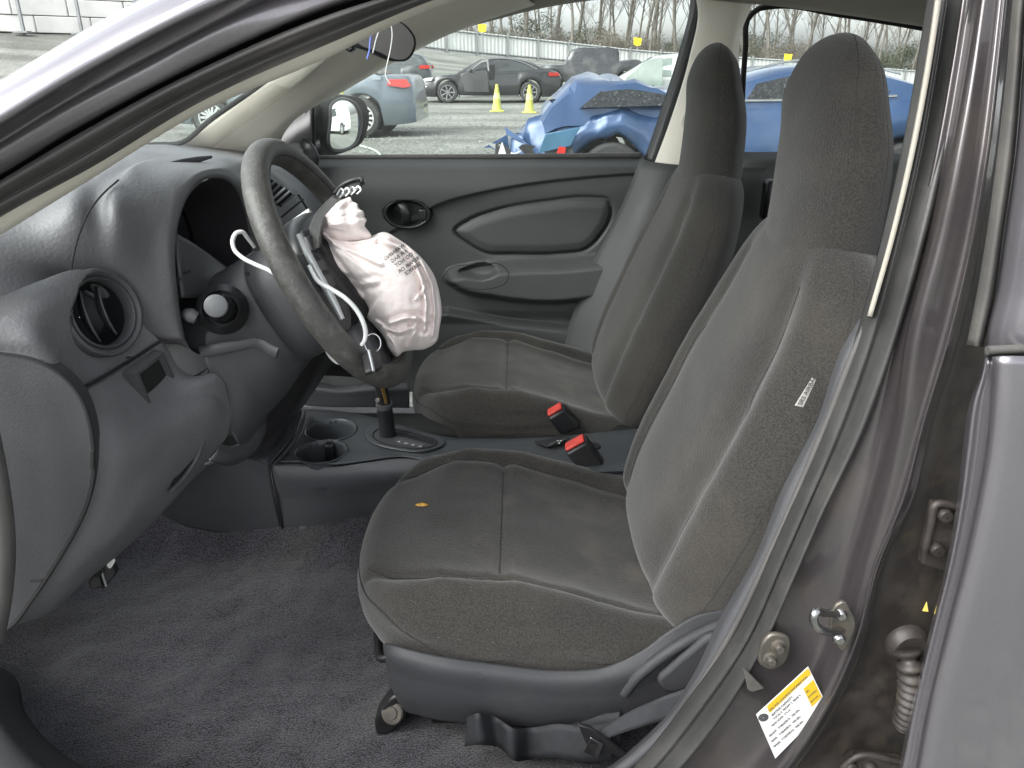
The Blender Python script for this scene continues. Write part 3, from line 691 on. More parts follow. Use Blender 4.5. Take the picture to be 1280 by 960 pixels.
# ---- burst airbag: crumpled closed bag
FOLDS = [  # pixel polyline, half width, depth; signed: a step of cloth lying over cloth
    ([(398, 291), (420, 304), (450, 318), (476, 330)], 5, .006), ([(400, 300), (414, 322), (432, 346), (452, 372)], 5, .006), ([(405, 296), (440, 303), (470, 300)], 4, .007),
    ([(476, 302), (500, 309), (517, 325), (528, 350), (533, 380), (531, 412)], 4, .011), ([(484, 296), (508, 306), (527, 326), (540, 355), (544, 390), (541, 420)], 3, .007),
    ([(488, 404), (505, 398), (524, 397), (535, 403)], 5, .010), ([(519, 398), (518, 415), (510, 434)], 5, .010), ([(470, 402), (484, 412), (500, 416), (514, 410)], 4, .008), ([(520, 374), (533, 358)], 4, .008), ([(478, 412), (492, 428), (498, 444)], 4, .008), ([(440, 352), (452, 356), (470, 352)], 6, .003)]
def folds(p):
    y = 0
    for l, w, d in FOLDS:
        D = float(seg_dist(np.array(p[0]), np.array(p[1]), l))
        w *= .62; y += -d * .8 * math.exp(-(D / w) ** 2) + d * .7 * math.exp(-(abs(D - 1.8 * w) / w) ** 2)
    return y
def crumpf(p): return .25 + .9 * min(1, max(0, (p[1] - 385) / 40)) + .5 * min(1, max(0, (p[0] - 520) / 25))
def pillow(name, outline, c, y0, front, backd, m, parent, seed=0, amp=.012, n=110, rings_=26, label=None, fold=26., yslope=0.0):
    o = crs(np.array(outline, float), n, True); c = np.array(c, float)
    def lay(sgn, bul):
        L = []
        for i in range(rings_):
            t = 1 - i / (rings_ - 1) * .98
            row = []
            for j in range(n):
                p = c + (o[j] - c) * t
                th = math.atan2(o[j][1] - c[1], o[j][0] - c[0])
                e = math.sqrt(max(0, 1 - t ** 2.2))
                q = Vector((p[0] / fold, p[1] / fold, seed + sgn * 3.1))
                w = mnoise.noise(q * .55) * .9 + (1 - 2.4 * abs(mnoise.noise(q * .7 + Vector((5, 2, 0))))) * .55 * crumpf(p) + (1 - 2 * abs(mnoise.noise(q * 1.9))) * .28 * crumpf(p) + mnoise.noise(q * 5) * .05
                y = y0 + yslope * (p[0] - c[0]) + sgn * bul * e + (amp * w * min(1, e * 2.2 + .25))
                if sgn < 0: y += folds(p)
                row.append(P(p[0], p[1], y))
            L.append(row)
        return L
    F = lay(-1, front); B = lay(1, backd)
    allr = [np.array(r) for r in F[::-1]] + [np.array(r) for r in B[1:]]
    ob = loft(name, allr, m, parent, True, None, label)
    return ob
bag = [(398, 288), (415, 296), (440, 300), (462, 296), (480, 290), (498, 299), (516, 312), (532, 328), (543, 345), (549, 365), (552, 390), (549, 412), (546, 426), (532, 436), (515, 438), (504, 440), (496, 446), (487, 437), (480, 422), (466, 405), (458, 396), (460, 390), (448, 374), (436, 356), (424, 342), (412, 332), (404, 318), (400, 304)]
ab = pillow('airbag', bag, (482, 362), 1.10, .070, .11, M['airbag'], swl, 1.3, .007, 230, 70, 'crumpled white burst airbag with printed warning')
fan = crs(np.array([(402, 272), (412, 262), (422, 253), (432, 248), (438, 246.5), (441, 252), (447, 255), (449, 261), (454, 264), (455, 270), (459, 276), (456, 281), (460, 288), (464, 294), (462, 301), (452, 306), (436, 307), (420, 303), (408, 298)], float), 90)
rf = random.Random(5)
frag = [rf.uniform(-1, 1) * (1.6 if i > 22 else .5) for i in range(90)]
rows_f = []
for i in range(22):
    t_ = i / 21; row = []
    for j in range(90):
        q = np.array([397., 285.]) * (1 - t_) + (fan[j] + frag[j] * np.array([.5, .5])) * t_
        n_ = mnoise.noise(Vector((q[0] / 13, q[1] / 13, 2))) * .009 + (1 - 2 * abs(mnoise.noise(Vector((j / 13, t_ * 1.2, 7))))) * .009 * t_
        row.append(P(q[0], q[1], 1.085 + .012 * math.sin(j / 90 * 9) * t_ + n_ - .018 * math.sin(t_ * math.pi)))
    rows_f.append(row)
patch('airbag_flap', rows_f, M['airbag'], swl, 90, 22, .0012, pix=False)
# seam line along the bag's edge
tube('bag_seam', PP([(478, 300, 1.045), (500, 306, 1.043), (518, 322, 1.04), (530, 345, 1.035), (536, 375, 1.035), (538, 400, 1.04)]), .0012, mat('bag_thread', (.35, .30, .28), .8), swl, 6, 50) if False else None
# printed warning on the bag: rows of small dark marks follow its surface
def bag_text():
    me = ab.data; V = np.array([q.co[:] for q in me.vertices])
    c0 = np.array([0, 0, CAMH])
    rel = V - c0
    # pixel of each vertex
    F_ = np.array([-_sy * _cp, _cy * _cp, -_sp]); Rr = np.array([_cy, _sy, 0]); U_ = np.cross(Rr, F_)
    dep = rel @ F_; px = CX + FPX * (rel @ Rr) / dep; py = CY - FPX * (rel @ U_) / dep
    half = slice(0, 70 * 230)
    def surf(a, b):
        D = (px[half] - a) ** 2 + (py[half] - b) ** 2; k = np.argsort(D)[:3]; w = 1 / (D[k] + .05)
        return (V[half][k][:, 1] * w).sum() / w.sum()
    return surf
surf = bag_text()
rows_ = [('WARNING', (493, 315)), ('AIR BAG', (499, 320)), ('DO NOT', (505, 325)), ('REPAIR OR', (511, 331)), ('SERVICE', (516, 336))]
for t, (a, b) in rows_:
    me = text_mesh(t, 10.5, M['print_dark'], Matrix.Identity(4), True)      # laid out in millimetre-like units, then wrapped onto the cloth
    e1 = np.array([-9.0, 6.6]); e1 /= np.linalg.norm(e1); e2 = np.array([e1[1], -e1[0]])
    for vt in me.vertices:
        q = np.array([a, b]) + e1 * vt.co.x * .62 - e2 * vt.co.y * .62
        vt.co = Vector(P(q[0], q[1], surf(q[0], q[1]) - .0022))
    put(bpy.data.objects.new('bag_print', me), swl)
# white trim strips and cords hanging loose
tube('loose_white_strip', PP([(318, 309, 1.0), (309, 297, .99), (303, 290, .985), (296, 291, .98), (291, 300, .975), (293, 312, .97), (303, 322, .965), (318, 330, .96), (334, 337, .955), (350, 346, .95)]), [.002, .0026, .0028, .0028, .0028, .0028, .0026], M['white_cord'], swl, 8, 80, label='white loose strip looped over the wheel rim')
tube('loose_white_strip', PP([(386, 332, .965), (398, 352, .955), (415, 362, .95), (432, 373, .945), (446, 388, .945), (454, 403, .945), (457, 416, .948), (455, 427, .95), (452, 431, .952)]), [.0026, .003, .003, .003, .003, .003, .0026], M['white_cord'], swl, 8, 80)
tube('loose_white_strip', PP([(409, 438, 1.09), (414, 446, 1.09), (421, 452, 1.09), (429, 454, 1.09)]), .0038, M['white_cord'], swl, 8, 24)
tube('loose_white_strip', PP([(358, 285, 1.2), (372, 275, 1.2), (388, 264, 1.2)]), .005, M['white_cord'], swl, 8, 16)
# ---- column shroud
clm = empty('steering_column', tuple(W(0, 0, -.1)), car, label='grey steering column shroud with stalk and tilt lever')
def cring(t, ry, ru, du=0, n=48, e=2.6):
    r = []
    for k in range(n):
        a = k / n * 2 * math.pi; c, s = math.cos(a), math.sin(a)
        r.append(W(math.copysign(abs(c) ** (2 / e), c) * ry, math.copysign(abs(s) ** (2 / e), s) * ru + du, -t))
    return np.array(r)
loft('shroud_front', [cring(.025, .050, .055, -.012), cring(.03, .066, .068, -.012), cring(.05, .078, .080, -.014), cring(.075, .082, .086, -.016), cring(.100, .080, .086, -.016)], M['plastic'], clm)
loft('shroud_rear', [cring(.098, .074, .078, -.010), cring(.104, .080, .084, -.012), cring(.15, .082, .086, -.016), cring(.21, .088, .094, -.024), cring(.28, .09, .10, -.03)], M['plastic'], clm)
lathe('shroud_screw_hole', [(.0005, .001), (.003, .001), (.0035, 0)], P(309, 342, 1.036), (0, -1, 0), M['gap'], clm, 12)
patch('column_cover', [
    [(256, 414, 1.01), (300, 402, 1.03), (345, 424, 1.045), (380, 436, 1.06), (396, 440, 1.10)],
    [(258, 455, 1.00), (300, 450, 1.02), (345, 456, 1.04), (370, 466, 1.08), (380, 462, 1.14)],
    [(284, 495, 1.00), (306, 498, 1.015), (330, 505, 1.05), (345, 506, 1.10), (352, 500, 1.16)],
    [(288, 530, 1.00), (300, 543, 1.02), (316, 538, 1.06), (328, 526, 1.11), (335, 518, 1.16)],
    [(292, 546, 1.03), (300, 556, 1.06), (311, 553, 1.09), (321, 543, 1.13), (328, 534, 1.17)]], M['plastic'], clm, 40, 40, .005)
# dark shaft cover behind it and the ledge under it
patch('shaft_boot', [[(352, 440, 1.14), (400, 438, 1.16), (425, 440, 1.22)], [(330, 500, 1.16), (365, 505, 1.17), (385, 500, 1.24)], [(305, 545, 1.18), (335, 548, 1.20), (360, 535, 1.28)], [(290, 575, 1.20), (315, 570, 1.24), (345, 560, 1.30)]], M['black'], clm, 24, 24, .004)
patch('column_ledge', [[(272, 556, 1.03), (290, 560, 1.05), (308, 552, 1.08), (322, 535, 1.11), (326, 515, 1.14)], [(270, 566, 1.05), (290, 572, 1.06), (312, 562, 1.09), (328, 540, 1.12), (330, 520, 1.15)], [(262, 576, 1.08), (288, 582, 1.09), (318, 566, 1.11), (332, 540, 1.14), (334, 520, 1.17)]], M['plastic'], clm, 30, 14, .005)
# stalk with grey end, and its collar
sc = P(271, 383, .95); sdir = np.array(P(281, 388, 1.02) - sc); sdir /= np.linalg.norm(sdir)
lathe('stalk_collar', [(.0005, .075), (.030, .075), (.033, .070), (.034, .055), (.030, .050), (.024, .040)], sc, sdir, M['black'], clm, 40)
lathe('stalk', [(.019, .055), (.018, .02), (.0165, .006), (.0165, -.002)], sc, sdir, M['black'], clm, 32)
lathe('stalk_end', [(.0145, .004), (.0150, -.006), (.0140, -.012), (.009, -.0145), (.0005, -.015)], sc, sdir, M['grey_knob'], clm, 32)
tube('wiper_stalk', PP([(233, 393, .99), (240, 395, .985), (246, 398, .985)]), [.008, .010, .008], M['grey_knob'], clm, 10, 12)
tube('tilt_lever', PP([(252, 440, 1.0), (275, 436, .99), (300, 432, .985), (318, 429, .98), (328, 432, .975), (338, 438, .972), (347, 442, .97)]), [.008, .0085, .0085, .007, .0065, .0085, .0085], M['plastic'], clm, 12, 50, flat=.45, up=(0, 0, 1))
# ---- key ring, remote and cord end hanging at the wheel
def Kp(l, h=.034): return [Wp(a, b, h) for a, b in l]
key = empty('car_key', tuple(Wp(470, 450, .03)), None, label='black key remote on a split ring hanging from the steering wheel', cat='key')
kr = Wp(466, 429, .034)
tube('split_ring', [kr + np.array([.0105 * math.cos(t), .004 * math.sin(t), .0115 * math.sin(t)]) for t in np.arange(24) / 24 * 2 * math.pi], .0009, M['chrome'], key, 6, 40, True)
fo = Kp([(461, 438), (474, 433), (479, 455), (478, 461), (468, 465), (465, 462)])
prism('remote', fo, WN_ * -.012, M['black'], key, .003)
tube('remote_edge', Kp([(461, 438), (464, 450), (467, 464)], .036), .0022, M['silver'], key, 8, 12)
# ================================================================== far door, glass, pillars, roof
fdoor = empty('passenger_door', (0.0, 2.2, 0.35), car, label='closed passenger door with black trim panel and speckled window')
YD = 2.10
def xz(l, y=YD): return np.array([[P(a, b, y)[0], P(a, b, y)[2]] for a, b in l])
# trim panel as a height field y(x, z)
gx = np.linspace(-.80, .46, 330); gz = np.linspace(.36, 1.012, 190)
X, Z = np.meshgrid(gx, gz)
Yd = np.full(X.shape, YD)
def sstep(a, b, t): t = np.clip((t - a) / (b - a), 0, 1); return t * t * (3 - 2 * t)
belt = xz([(300, 215), (400, 200), (805, 196)])
Yd += .05 * sstep(.985, 1.012, Z)                              # rolls over at the window sill
Yd -= .012 * np.exp(-((Z - .93) / .05) ** 2)
crease = crs(xz([(470, 300), (500, 285), (548, 256), (600, 241), (660, 230), (730, 222), (800, 217)]), 40)
zc = np.interp(X, crease[:, 0], crease[:, 1])
Yd += .016 * sstep(.004, -.004, Z - zc) * sstep(-.42, -.25, X)  # upper part stands proud of the insert field
inset = crs(xz([(568, 290), (585, 277), (620, 264), (680, 253), (740, 248), (762, 252), (765, 264), (752, 295), (735, 312), (700, 318), (640, 319), (608, 318), (585, 306)]), 90, True)
D = seg_dist(X, Z, inset, True); IN = inside(X, Z, inset)
Yd += .010 * np.exp(-(D / .0045) ** 2) - np.where(IN, .008 * sstep(0, .03, D), 0)
arm = crs(xz([(552, 350), (556, 338), (580, 330), (640, 324), (700, 322), (800, 320), (840, 340), (840, 372), (750, 378), (690, 384), (620, 378), (570, 366)]), 90, True)
DA = seg_dist(X, Z, arm, True); IA = inside(X, Z, arm)
Yd -= np.where(IA, .055 * sstep(0, .035, DA), 0)
under = sstep(.60, .56, Z)
Yd += .015 * under
pocket = xz([(500, 392), (560, 385), (640, 402), (720, 410), (800, 415)])
zp = np.interp(X, pocket[:, 0], pocket[:, 1])
Yd -= .045 * sstep(0.0, -.012, Z - zp) * sstep(-.6, -.4, X)
pull = crs(xz([(572, 339), (585, 333), (618, 332), (624, 337), (618, 342), (585, 344)]), 40, True)
Yd += np.where(inside(X, Z, pull), .040 * sstep(0, .007, seg_dist(X, Z, pull, True)), 0)
hand_c = xz([(509, 267)])[0]
Dh = np.hypot((X - hand_c[0]) / 1.75, Z - hand_c[1])
Yd += np.where(Dh < .036, .030, 0)
v = np.stack([X, Yd, Z], -1).reshape(-1, 3)
card = mesh('trim_panel', v, facing(v, gridfaces(190, 330)), M['doorcard'], fdoor)
sm = card.modifiers.new('thick', 'SOLIDIFY'); sm.thickness = .02; sm.offset = -1
# seam round the insert, dark line of the crease, line round the arm rest cap
tube('seam', [(q[0], YD + .017 * (q[1] < np.interp(q[0], crease[:, 0], crease[:, 1])) + .005, q[1]) for q in inset], .0022, M['gap'], fdoor, 6, 120, True)
cr2 = crease[12:]
n_ = len(cr2)
patch('accent_strip', [[(q[0], YD + .010, q[1] + w) for q in cr2] for w in (.004, -.004 )], M['gap'], fdoor, 60, 3, 0, pix=False)
cap = crs(xz([(553, 352), (560, 338), (600, 331), (626, 331), (636, 342), (632, 354), (618, 360), (580, 360), (560, 357)], 2.045), 60, True)
tube('seam', [(q[0], 2.045 + .0008 if True else 0, q[1]) for q in cap], .0010, M['gap'], fdoor, 6, 90, True)
# inner handle: bowl, bezel, lever, lock
hb = empty('inner_handle', (hand_c[0], YD, hand_c[1]), fdoor)
ang = np.arange(64) / 64 * 2 * math.pi
def ell(rx, rz, y, dx=0, dz=0): return np.stack([hand_c[0] + dx + rx * np.cos(ang), np.full(64, y), hand_c[1] + dz + rz * np.sin(ang)], 1)
E_ = 1.78
bz = loft('inner_handle_bezel', [ell(.044 * E_ * .82, .040, YD + .006), ell(.044 * E_ * .82, .041, YD - .004), ell(.041 * E_ * .82, .038, YD - .008), ell(.037 * E_ * .82, .034, YD - .006), ell(.034 * E_ * .82, .031, YD + .004), ell(.028 * E_ * .82, .024, YD + .026), ell(.002, .002, YD + .030)], M['black'], fdoor, cap=False)
bpy.data.objects.remove(hb)
lv = np.array([(-.018, 0, .030), (-.004, -.012, .020), (.004, -.017, .0), (.002, -.012, -.020), (-.006, -.002, -.030)])
tube('inner_handle_lever', [(hand_c[0] + q[0] - .006, YD + q[1] + .010, hand_c[1] + q[2]) for q in lv], [.008, .012, .013, .012, .008], M['black'], fdoor, 14, 30, flat=.45, up=(1, 0, 0))
box('lock_button', (hand_c[0] + .042, YD + .0, hand_c[1] - .002), (.022, .018, .030), M['black'], fdoor, .004)
# window glass and black surround
YG = 2.19
gl = [[(230, 30, YG), (480, -60, YG - .06), (560, -60, YG - .08), (880, -60, YG - .08)], [(230, 205, YG), (420, 206, YG), (600, 206, YG), (815, 206, YG)]]
patch('window_glass', gl, M['glass'], fdoor, 8, 4, 0)
YF = 2.14
def strip(name, a, b, m, parent, n=30, thick=.012, label=None, ya=None, yb=None):
    return patch(name, [[q if len(q) == 3 else (*q, ya) for q in a], [q if len(q) == 3 else (*q, yb) for q in b]], m, parent, n, 3, thick, label)
# rear upright of the window frame (black), right edge down to the sill
strip('window_frame', [(863, -20), (862, 10), (850, 60), (825, 140), (803, 205)], [(874, -20), (873, 15), (862, 65), (838, 145), (818, 205)], M['black'], fdoor, 30, .012, ya=YF, yb=YF - .02)
tube('window_seal', PP([(876, -25), (874, 20), (863, 68), (839, 148), (818, 208), (795, 268), (758, 350), (722, 440)], 2.115), .009, M['gap'], fdoor, 8, 60)
tube('sill_seal', PP([(330, 199), (420, 197), (600, 196), (800, 194)], 2.145), .007, M['rubber'], fdoor, 8, 40)
# black sail panel behind the door mirror, front corner of the window
strip('sail_panel', [(345, 186), (350, 168), (365, 152), (388, 136), (391, 128)], [(345, 205), (360, 205), (372, 205), (386, 205), (393, 205)], M['black'], fdoor, 20, .02, ya=2.15, yb=2.15)
tube('sail_edge', PP([(390, 126), (391, 160), (392, 200)], 2.14), .006, M['gap'], fdoor, 8, 20)
# grey fin at the door's front end and the far air vent seen past the wheel rim
# ---- door mirror outside the glass
mir_r = empty('door_mirror', tuple(P(425, 155, 2.38)), car, label='black door mirror outside the passenger window')
mo = crs(PP([(388, 190), (388, 150), (394, 128), (404, 121), (430, 120), (446, 126), (453, 142), (452, 165), (446, 182), (430, 191), (410, 194)], 2.36), 48, True)
cc = mo.mean(0)
MN = Vector((0.80, -0.60, 0.02)).normalized()                  # glass looks back towards the camera
mo = np.array([q + np.array([(0), (q[0] - cc[0]) * 1.2, 0]) for q in mo]); cc = mo.mean(0)
loft('mirror_housing', [mo, cc + (mo - cc) * 1.04 + np.array([-.02, .02, 0]), cc + (mo - cc) * .95 + np.array([-.06, .05, 0]), cc + (mo - cc) * .6 + np.array([-.10, .08, 0]), cc + (mo - cc) * .05 + np.array([-.115, .09, 0])], M['black'], mir_r, cap=False)
mg = crs(PP([(415, 186), (413, 150), (415, 130), (424, 124), (436, 125), (446, 132), (451, 146), (450, 165), (444, 179), (430, 187)], 2.35), 40, True)
mirror_m = mat('mirror_silvering', (.86, .88, .86), .02, metal=1.0, var=.01)
mc = mg.mean(0); mn_ = np.array(Vector((.93, -.366, .02)).normalized())
def mplane(q):
    w = q - np.array([0, 0, CAMH]); return np.array([0, 0, CAMH]) + w * ((mc - np.array([0, 0, CAMH])).dot(mn_) / w.dot(mn_))
mg = np.array([mplane(q) for q in mg])
mrings = []
for k in range(9):
    t_ = 1 - k / 8 * .97; q = mc + (mg - mc) * t_; d2 = ((q - mc) ** 2).sum(1)
    mrings.append(q + mn_ * (.0035 - d2 / (2 * .75))[:, None])
mgl = loft('mirror_glass', mrings, mirror_m, mir_r, cap=False)
mesh('mirror_backing', mg - mn_ * .006, [tuple(range(40))], M['black'], mir_r, False)
tube('mirror_rim', [q + mn_ * .0 for q in mg], .0045, M['black'], mir_r, 8, 60, True)
tube('mirror_arm', PP([(385, 190), (395, 188), (405, 185)], 2.30), .03, M['black'], mir_r, 10, 12)
# ---- far A pillar trim (pale), windscreen edge and header
apil = patch('a_pillar_trim', [
    [(150, 192, 1.98), (215, 182, 1.99), (250, 165, 1.96), (300, 128, 1.93), (370, 82, 1.88), (440, 38, 1.82), (520, -12, 1.75), (590, -50, 1.7)],
    [(190, 202, 2.01), (260, 186, 2.02), (310, 150, 2.00), (350, 122, 1.97), (410, 84, 1.92), (470, 50, 1.86), (550, 4, 1.79), (620, -30, 1.74)],
    [(240, 210, 2.06), (310, 190, 2.06), (338, 172, 2.05), (362, 150, 2.03), (420, 110, 1.99), (490, 70, 1.94), (580, 30, 1.88), (660, 2, 1.84)],
    [(300, 225, 2.11), (350, 200, 2.12), (350, 180, 2.12), (372, 146, 2.12), (425, 117, 2.10), (500, 74, 2.07), (590, 31, 2.04), (670, 5, 2.02)]], M['beige'], car, 60, 24, .006,
    label='pale beige trim on the far windscreen pillar')
tube('windscreen_edge', PP([(120, 197, 1.97), (190, 181, 1.96), (228, 178, 1.95), (260, 152, 1.95), (300, 124, 1.92), (345, 92, 1.88), (440, 34, 1.82), (530, -22, 1.74)]), .006, M['gap'], car, 8, 60)
# roof lining above the far window, running to the rear
roof = patch('headliner', [
    [(480, -70, 1.70), (600, -120, 1.55), (800, -180, 1.40), (1000, -180, 1.40), (1250, -150, 1.4), (1500, -120, 1.4)],
    [(545, -20, 1.80), (640, -60, 1.75), (800, -90, 1.70), (1000, -80, 1.70), (1250, -50, 1.70), (1500, -20, 1.7)],
    [(580, 18, 1.90), (680, -12, 1.88), (800, -34, 1.86), (950, -30, 1.86), (1150, 5, 1.86), (1400, 45, 1.86)],
    [(588, 33, 2.03), (690, 8, 2.03), (800, -4, 2.02), (930, 4, 2.02), (1170, 36, 2.02), (1400, 75, 2.02)]], M['headliner'], car, 50, 24, .006, label='grey-brown cloth roof lining')
# roof panel over the cabin (closes the light from above)
rv = np.array([P(545, -20, 1.80), P(640, -60, 1.75), P(800, -90, 1.7), P(1250, -50, 1.7), P(1500, -20, 1.7)])
def roof_z(x, y): return 1.47 - .10 * max(0, abs(y - 1.45) - .42) ** 1.6 * 4 - (.16 * max(0, -.05 - x) ** 1.3 + .10 * max(0, x - .9) ** 1.5)
rg = []
for x in np.linspace(-.30, 1.9, 24):
    rg.append([(x, y, roof_z(x, y) + (0 if .95 < y < 1.95 else 0)) for y in np.linspace(.80, 2.10, 20)])
patch('roof_panel', rg, M['headliner'], car, 20, 24, .03, pix=False)
# B pillar trim on the far side
bp = patch('b_pillar_trim', [
    [(868, -10, 2.10), (872, 10, 2.10), (862, 70, 2.10), (838, 150, 2.10), (815, 212, 2.10)],
    [(885, -10, 2.08), (884, 20, 2.08), (872, 80, 2.08), (848, 155, 2.08), (826, 214, 2.08)],
    [(925, -10, 2.06), (918, 30, 2.06), (905, 90, 2.06), (880, 150, 2.06), (858, 214, 2.06)],
    [(948, -10, 2.10), (938, 12, 2.10), (930, 30, 2.10), (922, 110, 2.10), (905, 214, 2.10)]], M['beige'], car, 40, 20, .006, label='pale beige trim on the far door pillar')
tube('belt_guide', PP([(862, 140), (855, 146), (854, 154), (860, 160)], 2.04), .006, M['beige'], car, 8, 20)
patch('b_pillar_lower_trim', [
    [(800, 200, 2.09), (838, 205, 2.05), (870, 207, 2.05), (960, 210, 2.09)],
    [(775, 260, 2.09), (810, 255, 2.03), (860, 262, 2.03), (960, 262, 2.09)],
    [(740, 330, 2.09), (790, 325, 2.02), (860, 330, 2.02), (960, 330, 2.09)],
    [(690, 470, 2.09), (730, 470, 2.02), (860, 470, 2.02), (960, 470, 2.09)]], M['doorcard'], car, 24, 24, .006)
# far rear door: dark panel below the window, glass, frame
rdoor = empty('rear_passenger_door', (0.9, 2.2, 0.35), car, label='far rear door behind the two seats')
patch('trim_panel', [[(930, 190, 2.12), (1000, 190, 2.12), (1250, 196, 2.12), (1500, 205, 2.12)], [(930, 206, 2.09), (1000, 206, 2.09), (1250, 212, 2.09), (1500, 220, 2.09)], [(930, 250, 2.09), (1000, 250, 2.09), (1250, 255, 2.09), (1500, 255, 2.09)], [(900, 520, 2.06), (1000, 520, 2.06), (1250, 520, 2.06), (1500, 520, 2.06)]], M['doorcard'], rdoor, 20, 20, .01)
patch('window_glass', [[(920, -20, 2.14), (1350, -20, 2.14)], [(920, 205, 2.2), (1350, 205, 2.2)]], M['glass'], rdoor, 6, 4, 0)
tube('window_seal', PP([(925, 205), (932, 60), (936, 22), (946, 12), (965, 8), (1050, 18), (1180, 40), (1400, 90)], 2.125), .007, M['gap'], rdoor, 8, 70)
# rear bench seen between the front seats
rb = empty('rear_bench', (1.15, 1.45, .3), car, label='dark rear bench seat behind the front seats')
box('bench_cushion', (1.05, 1.45, .45), (.5, 1.2, .2), M['fabric'], rb, .05)
box('bench_back', (1.36, 1.45, .78), (.16, 1.2, .62), M['fabric'], rb, .05, Matrix.Rotation(R(22), 4, 'Y'))
box('parcel_shelf', (1.65, 1.45, 1.0), (.45, 1.3, .03), M['doorcard'], car, .01)
box('door_lock_box', P(966, 250, 1.98), (.05, .05, .10), M['black'], car, .01)
# ================================================================== near side of the body: A pillar, B pillar, rear door, sill, carpet
def curve_patch(name, lines, m, parent, n=70, thick=.004, label=None, nv=None):
    """lines: list of (pixel points, depth or list of depths) running along the pillar"""
    rows = []
    for pts, y in lines:
        ys = np.interp(np.linspace(0, 1, len(pts)), np.linspace(0, 1, len(np.atleast_1d(y))), np.atleast_1d(y))
        rows.append([P(a, b, c) for (a, b), c in zip(pts, ys)])
    G = np.array([crs(r, n) for r in rows])
    nv = nv or (len(rows) - 1) * 5 + 1
    G = np.stack([crs(G[:, j], nv) for j in range(n)], 1)
    v = G.reshape(-1, 3)
    o = mesh(name, v, facing(v, gridfaces(nv, n)), m, parent, True, None, label)
    if thick: s = o.modifiers.new('thick', 'SOLIDIFY'); s.thickness = thick; s.offset = -1
    return o
# --- A pillar and roof side rail, curves from lower left to upper right
o0 = [(-120, 178), (-60, 142), (0, 107), (47, 80), (100, 48), (188, 0), (300, -50), (450, -105), (700, -170)]
o1 = [(-120, 232), (-60, 195), (0, 161), (60, 123), (133, 80), (285, 0), (360, -34), (470, -72), (700, -125)]
o2 = [(-120, 250), (-60, 214), (0, 179), (70, 136), (168, 82), (330, 0), (400, -28), (490, -58), (700, -108)]
o3 = [(-120, 288), (-60, 254), (0, 219), (100, 160), (240, 86), (427, 6), (480, -10), (560, -32), (720, -72)]
o4 = [(-120, 296), (-60, 262), (0, 227), (100, 167), (240, 92), (430, 12), (490, -6), (560, -26), (720, -66)]
o5 = [(-120, 340), (-60, 304), (0, 268), (100, 214), (240, 130), (430, 44), (536, 0), (600, -22), (760, -60)]
o6 = [(-120, 360), (-60, 323), (0, 287), (100, 227), (240, 141), (430, 56), (500, 24), (562, 0), (760, -45)]
dA = [.0, .06]
rail = empty('a_pillar', tuple(P(0, 150, .66)), car, label='glossy grey windscreen pillar and roof rail framing the open doorway')
def dl(a): return [a, a + .02, a + .06, a + .12]
def mid(a, b, t): return [(p[0] * (1 - t) + q[0] * t, p[1] * (1 - t) + q[1] * t) for p, q in zip(a, b)]
up0 = [(p[0] - 6, p[1] - 4) for p in o0]
curve_patch('outer_skin', [(up0, dl(.74)), (o0, dl(.685)), (mid(o0, o1, .3), dl(.655)), (mid(o0, o1, .75), dl(.645)), (o1, dl(.650))], M['paint'], rail, 80, .003)
curve_patch('jamb_channel', [(o1, dl(.652)), (mid(o1, o2, .35), dl(.685)), (o2, dl(.69)), (mid(o2, o3, .12), dl(.684)), (mid(o2, o3, .8), dl(.690)), (o3, dl(.71))], M['paint_dark'], rail, 80, .003)
def seal_band(name, a, b, y0, r, parent, m, n=90):
    """hollow rubber bulb between two pixel curves"""
    k = min(len(a), len(b))
    ctr = []
    for p, q, y in zip(a, b, np.interp(np.linspace(0, 1, k), [0, .33, .66, 1], y0)): ctr.append((P(*p, y), P(*q, y)))
    A = crs([c[0] for c in ctr], n); B = crs([c[1] for c in ctr], n)
    rows = []
    for t, d in ((-.14, .020), (0, .002), (.06, -.012), (.16, -.020), (.30, -.022), (.44, -.016), (.55, -.005), (.62, .0), (.70, -.004), (.84, -.001), (.94, .005), (1, .016)):
        rows.append(A * (1 - t) + B * t + np.array([0, d, 0]))
    G = np.array(rows); G = np.stack([crs(G[:, j], 40) for j in range(n)], 1)
    v = G.reshape(-1, 3)
    o = mesh(name, v, facing(v, gridfaces(40, n)), m, parent, True)
    s = o.modifiers.new('thick', 'SOLIDIFY'); s.thickness = .003; s.offset = -1
    return o
seal_band('door_seal', o4, o5, dl(.715), .01, rail, M['rubber'])
curve_patch('dark_gap', [(o3, dl(.712)), (o4, dl(.73))], M['gap'], rail, 80, 0)
o7 = [(p[0] + 3, p[1] + 2) for p in o6]
curve_patch('beige_edge', [(o5, dl(.735)), (o6, dl(.745)), (o7, dl(.80))], M['beige'], rail, 80, .002)
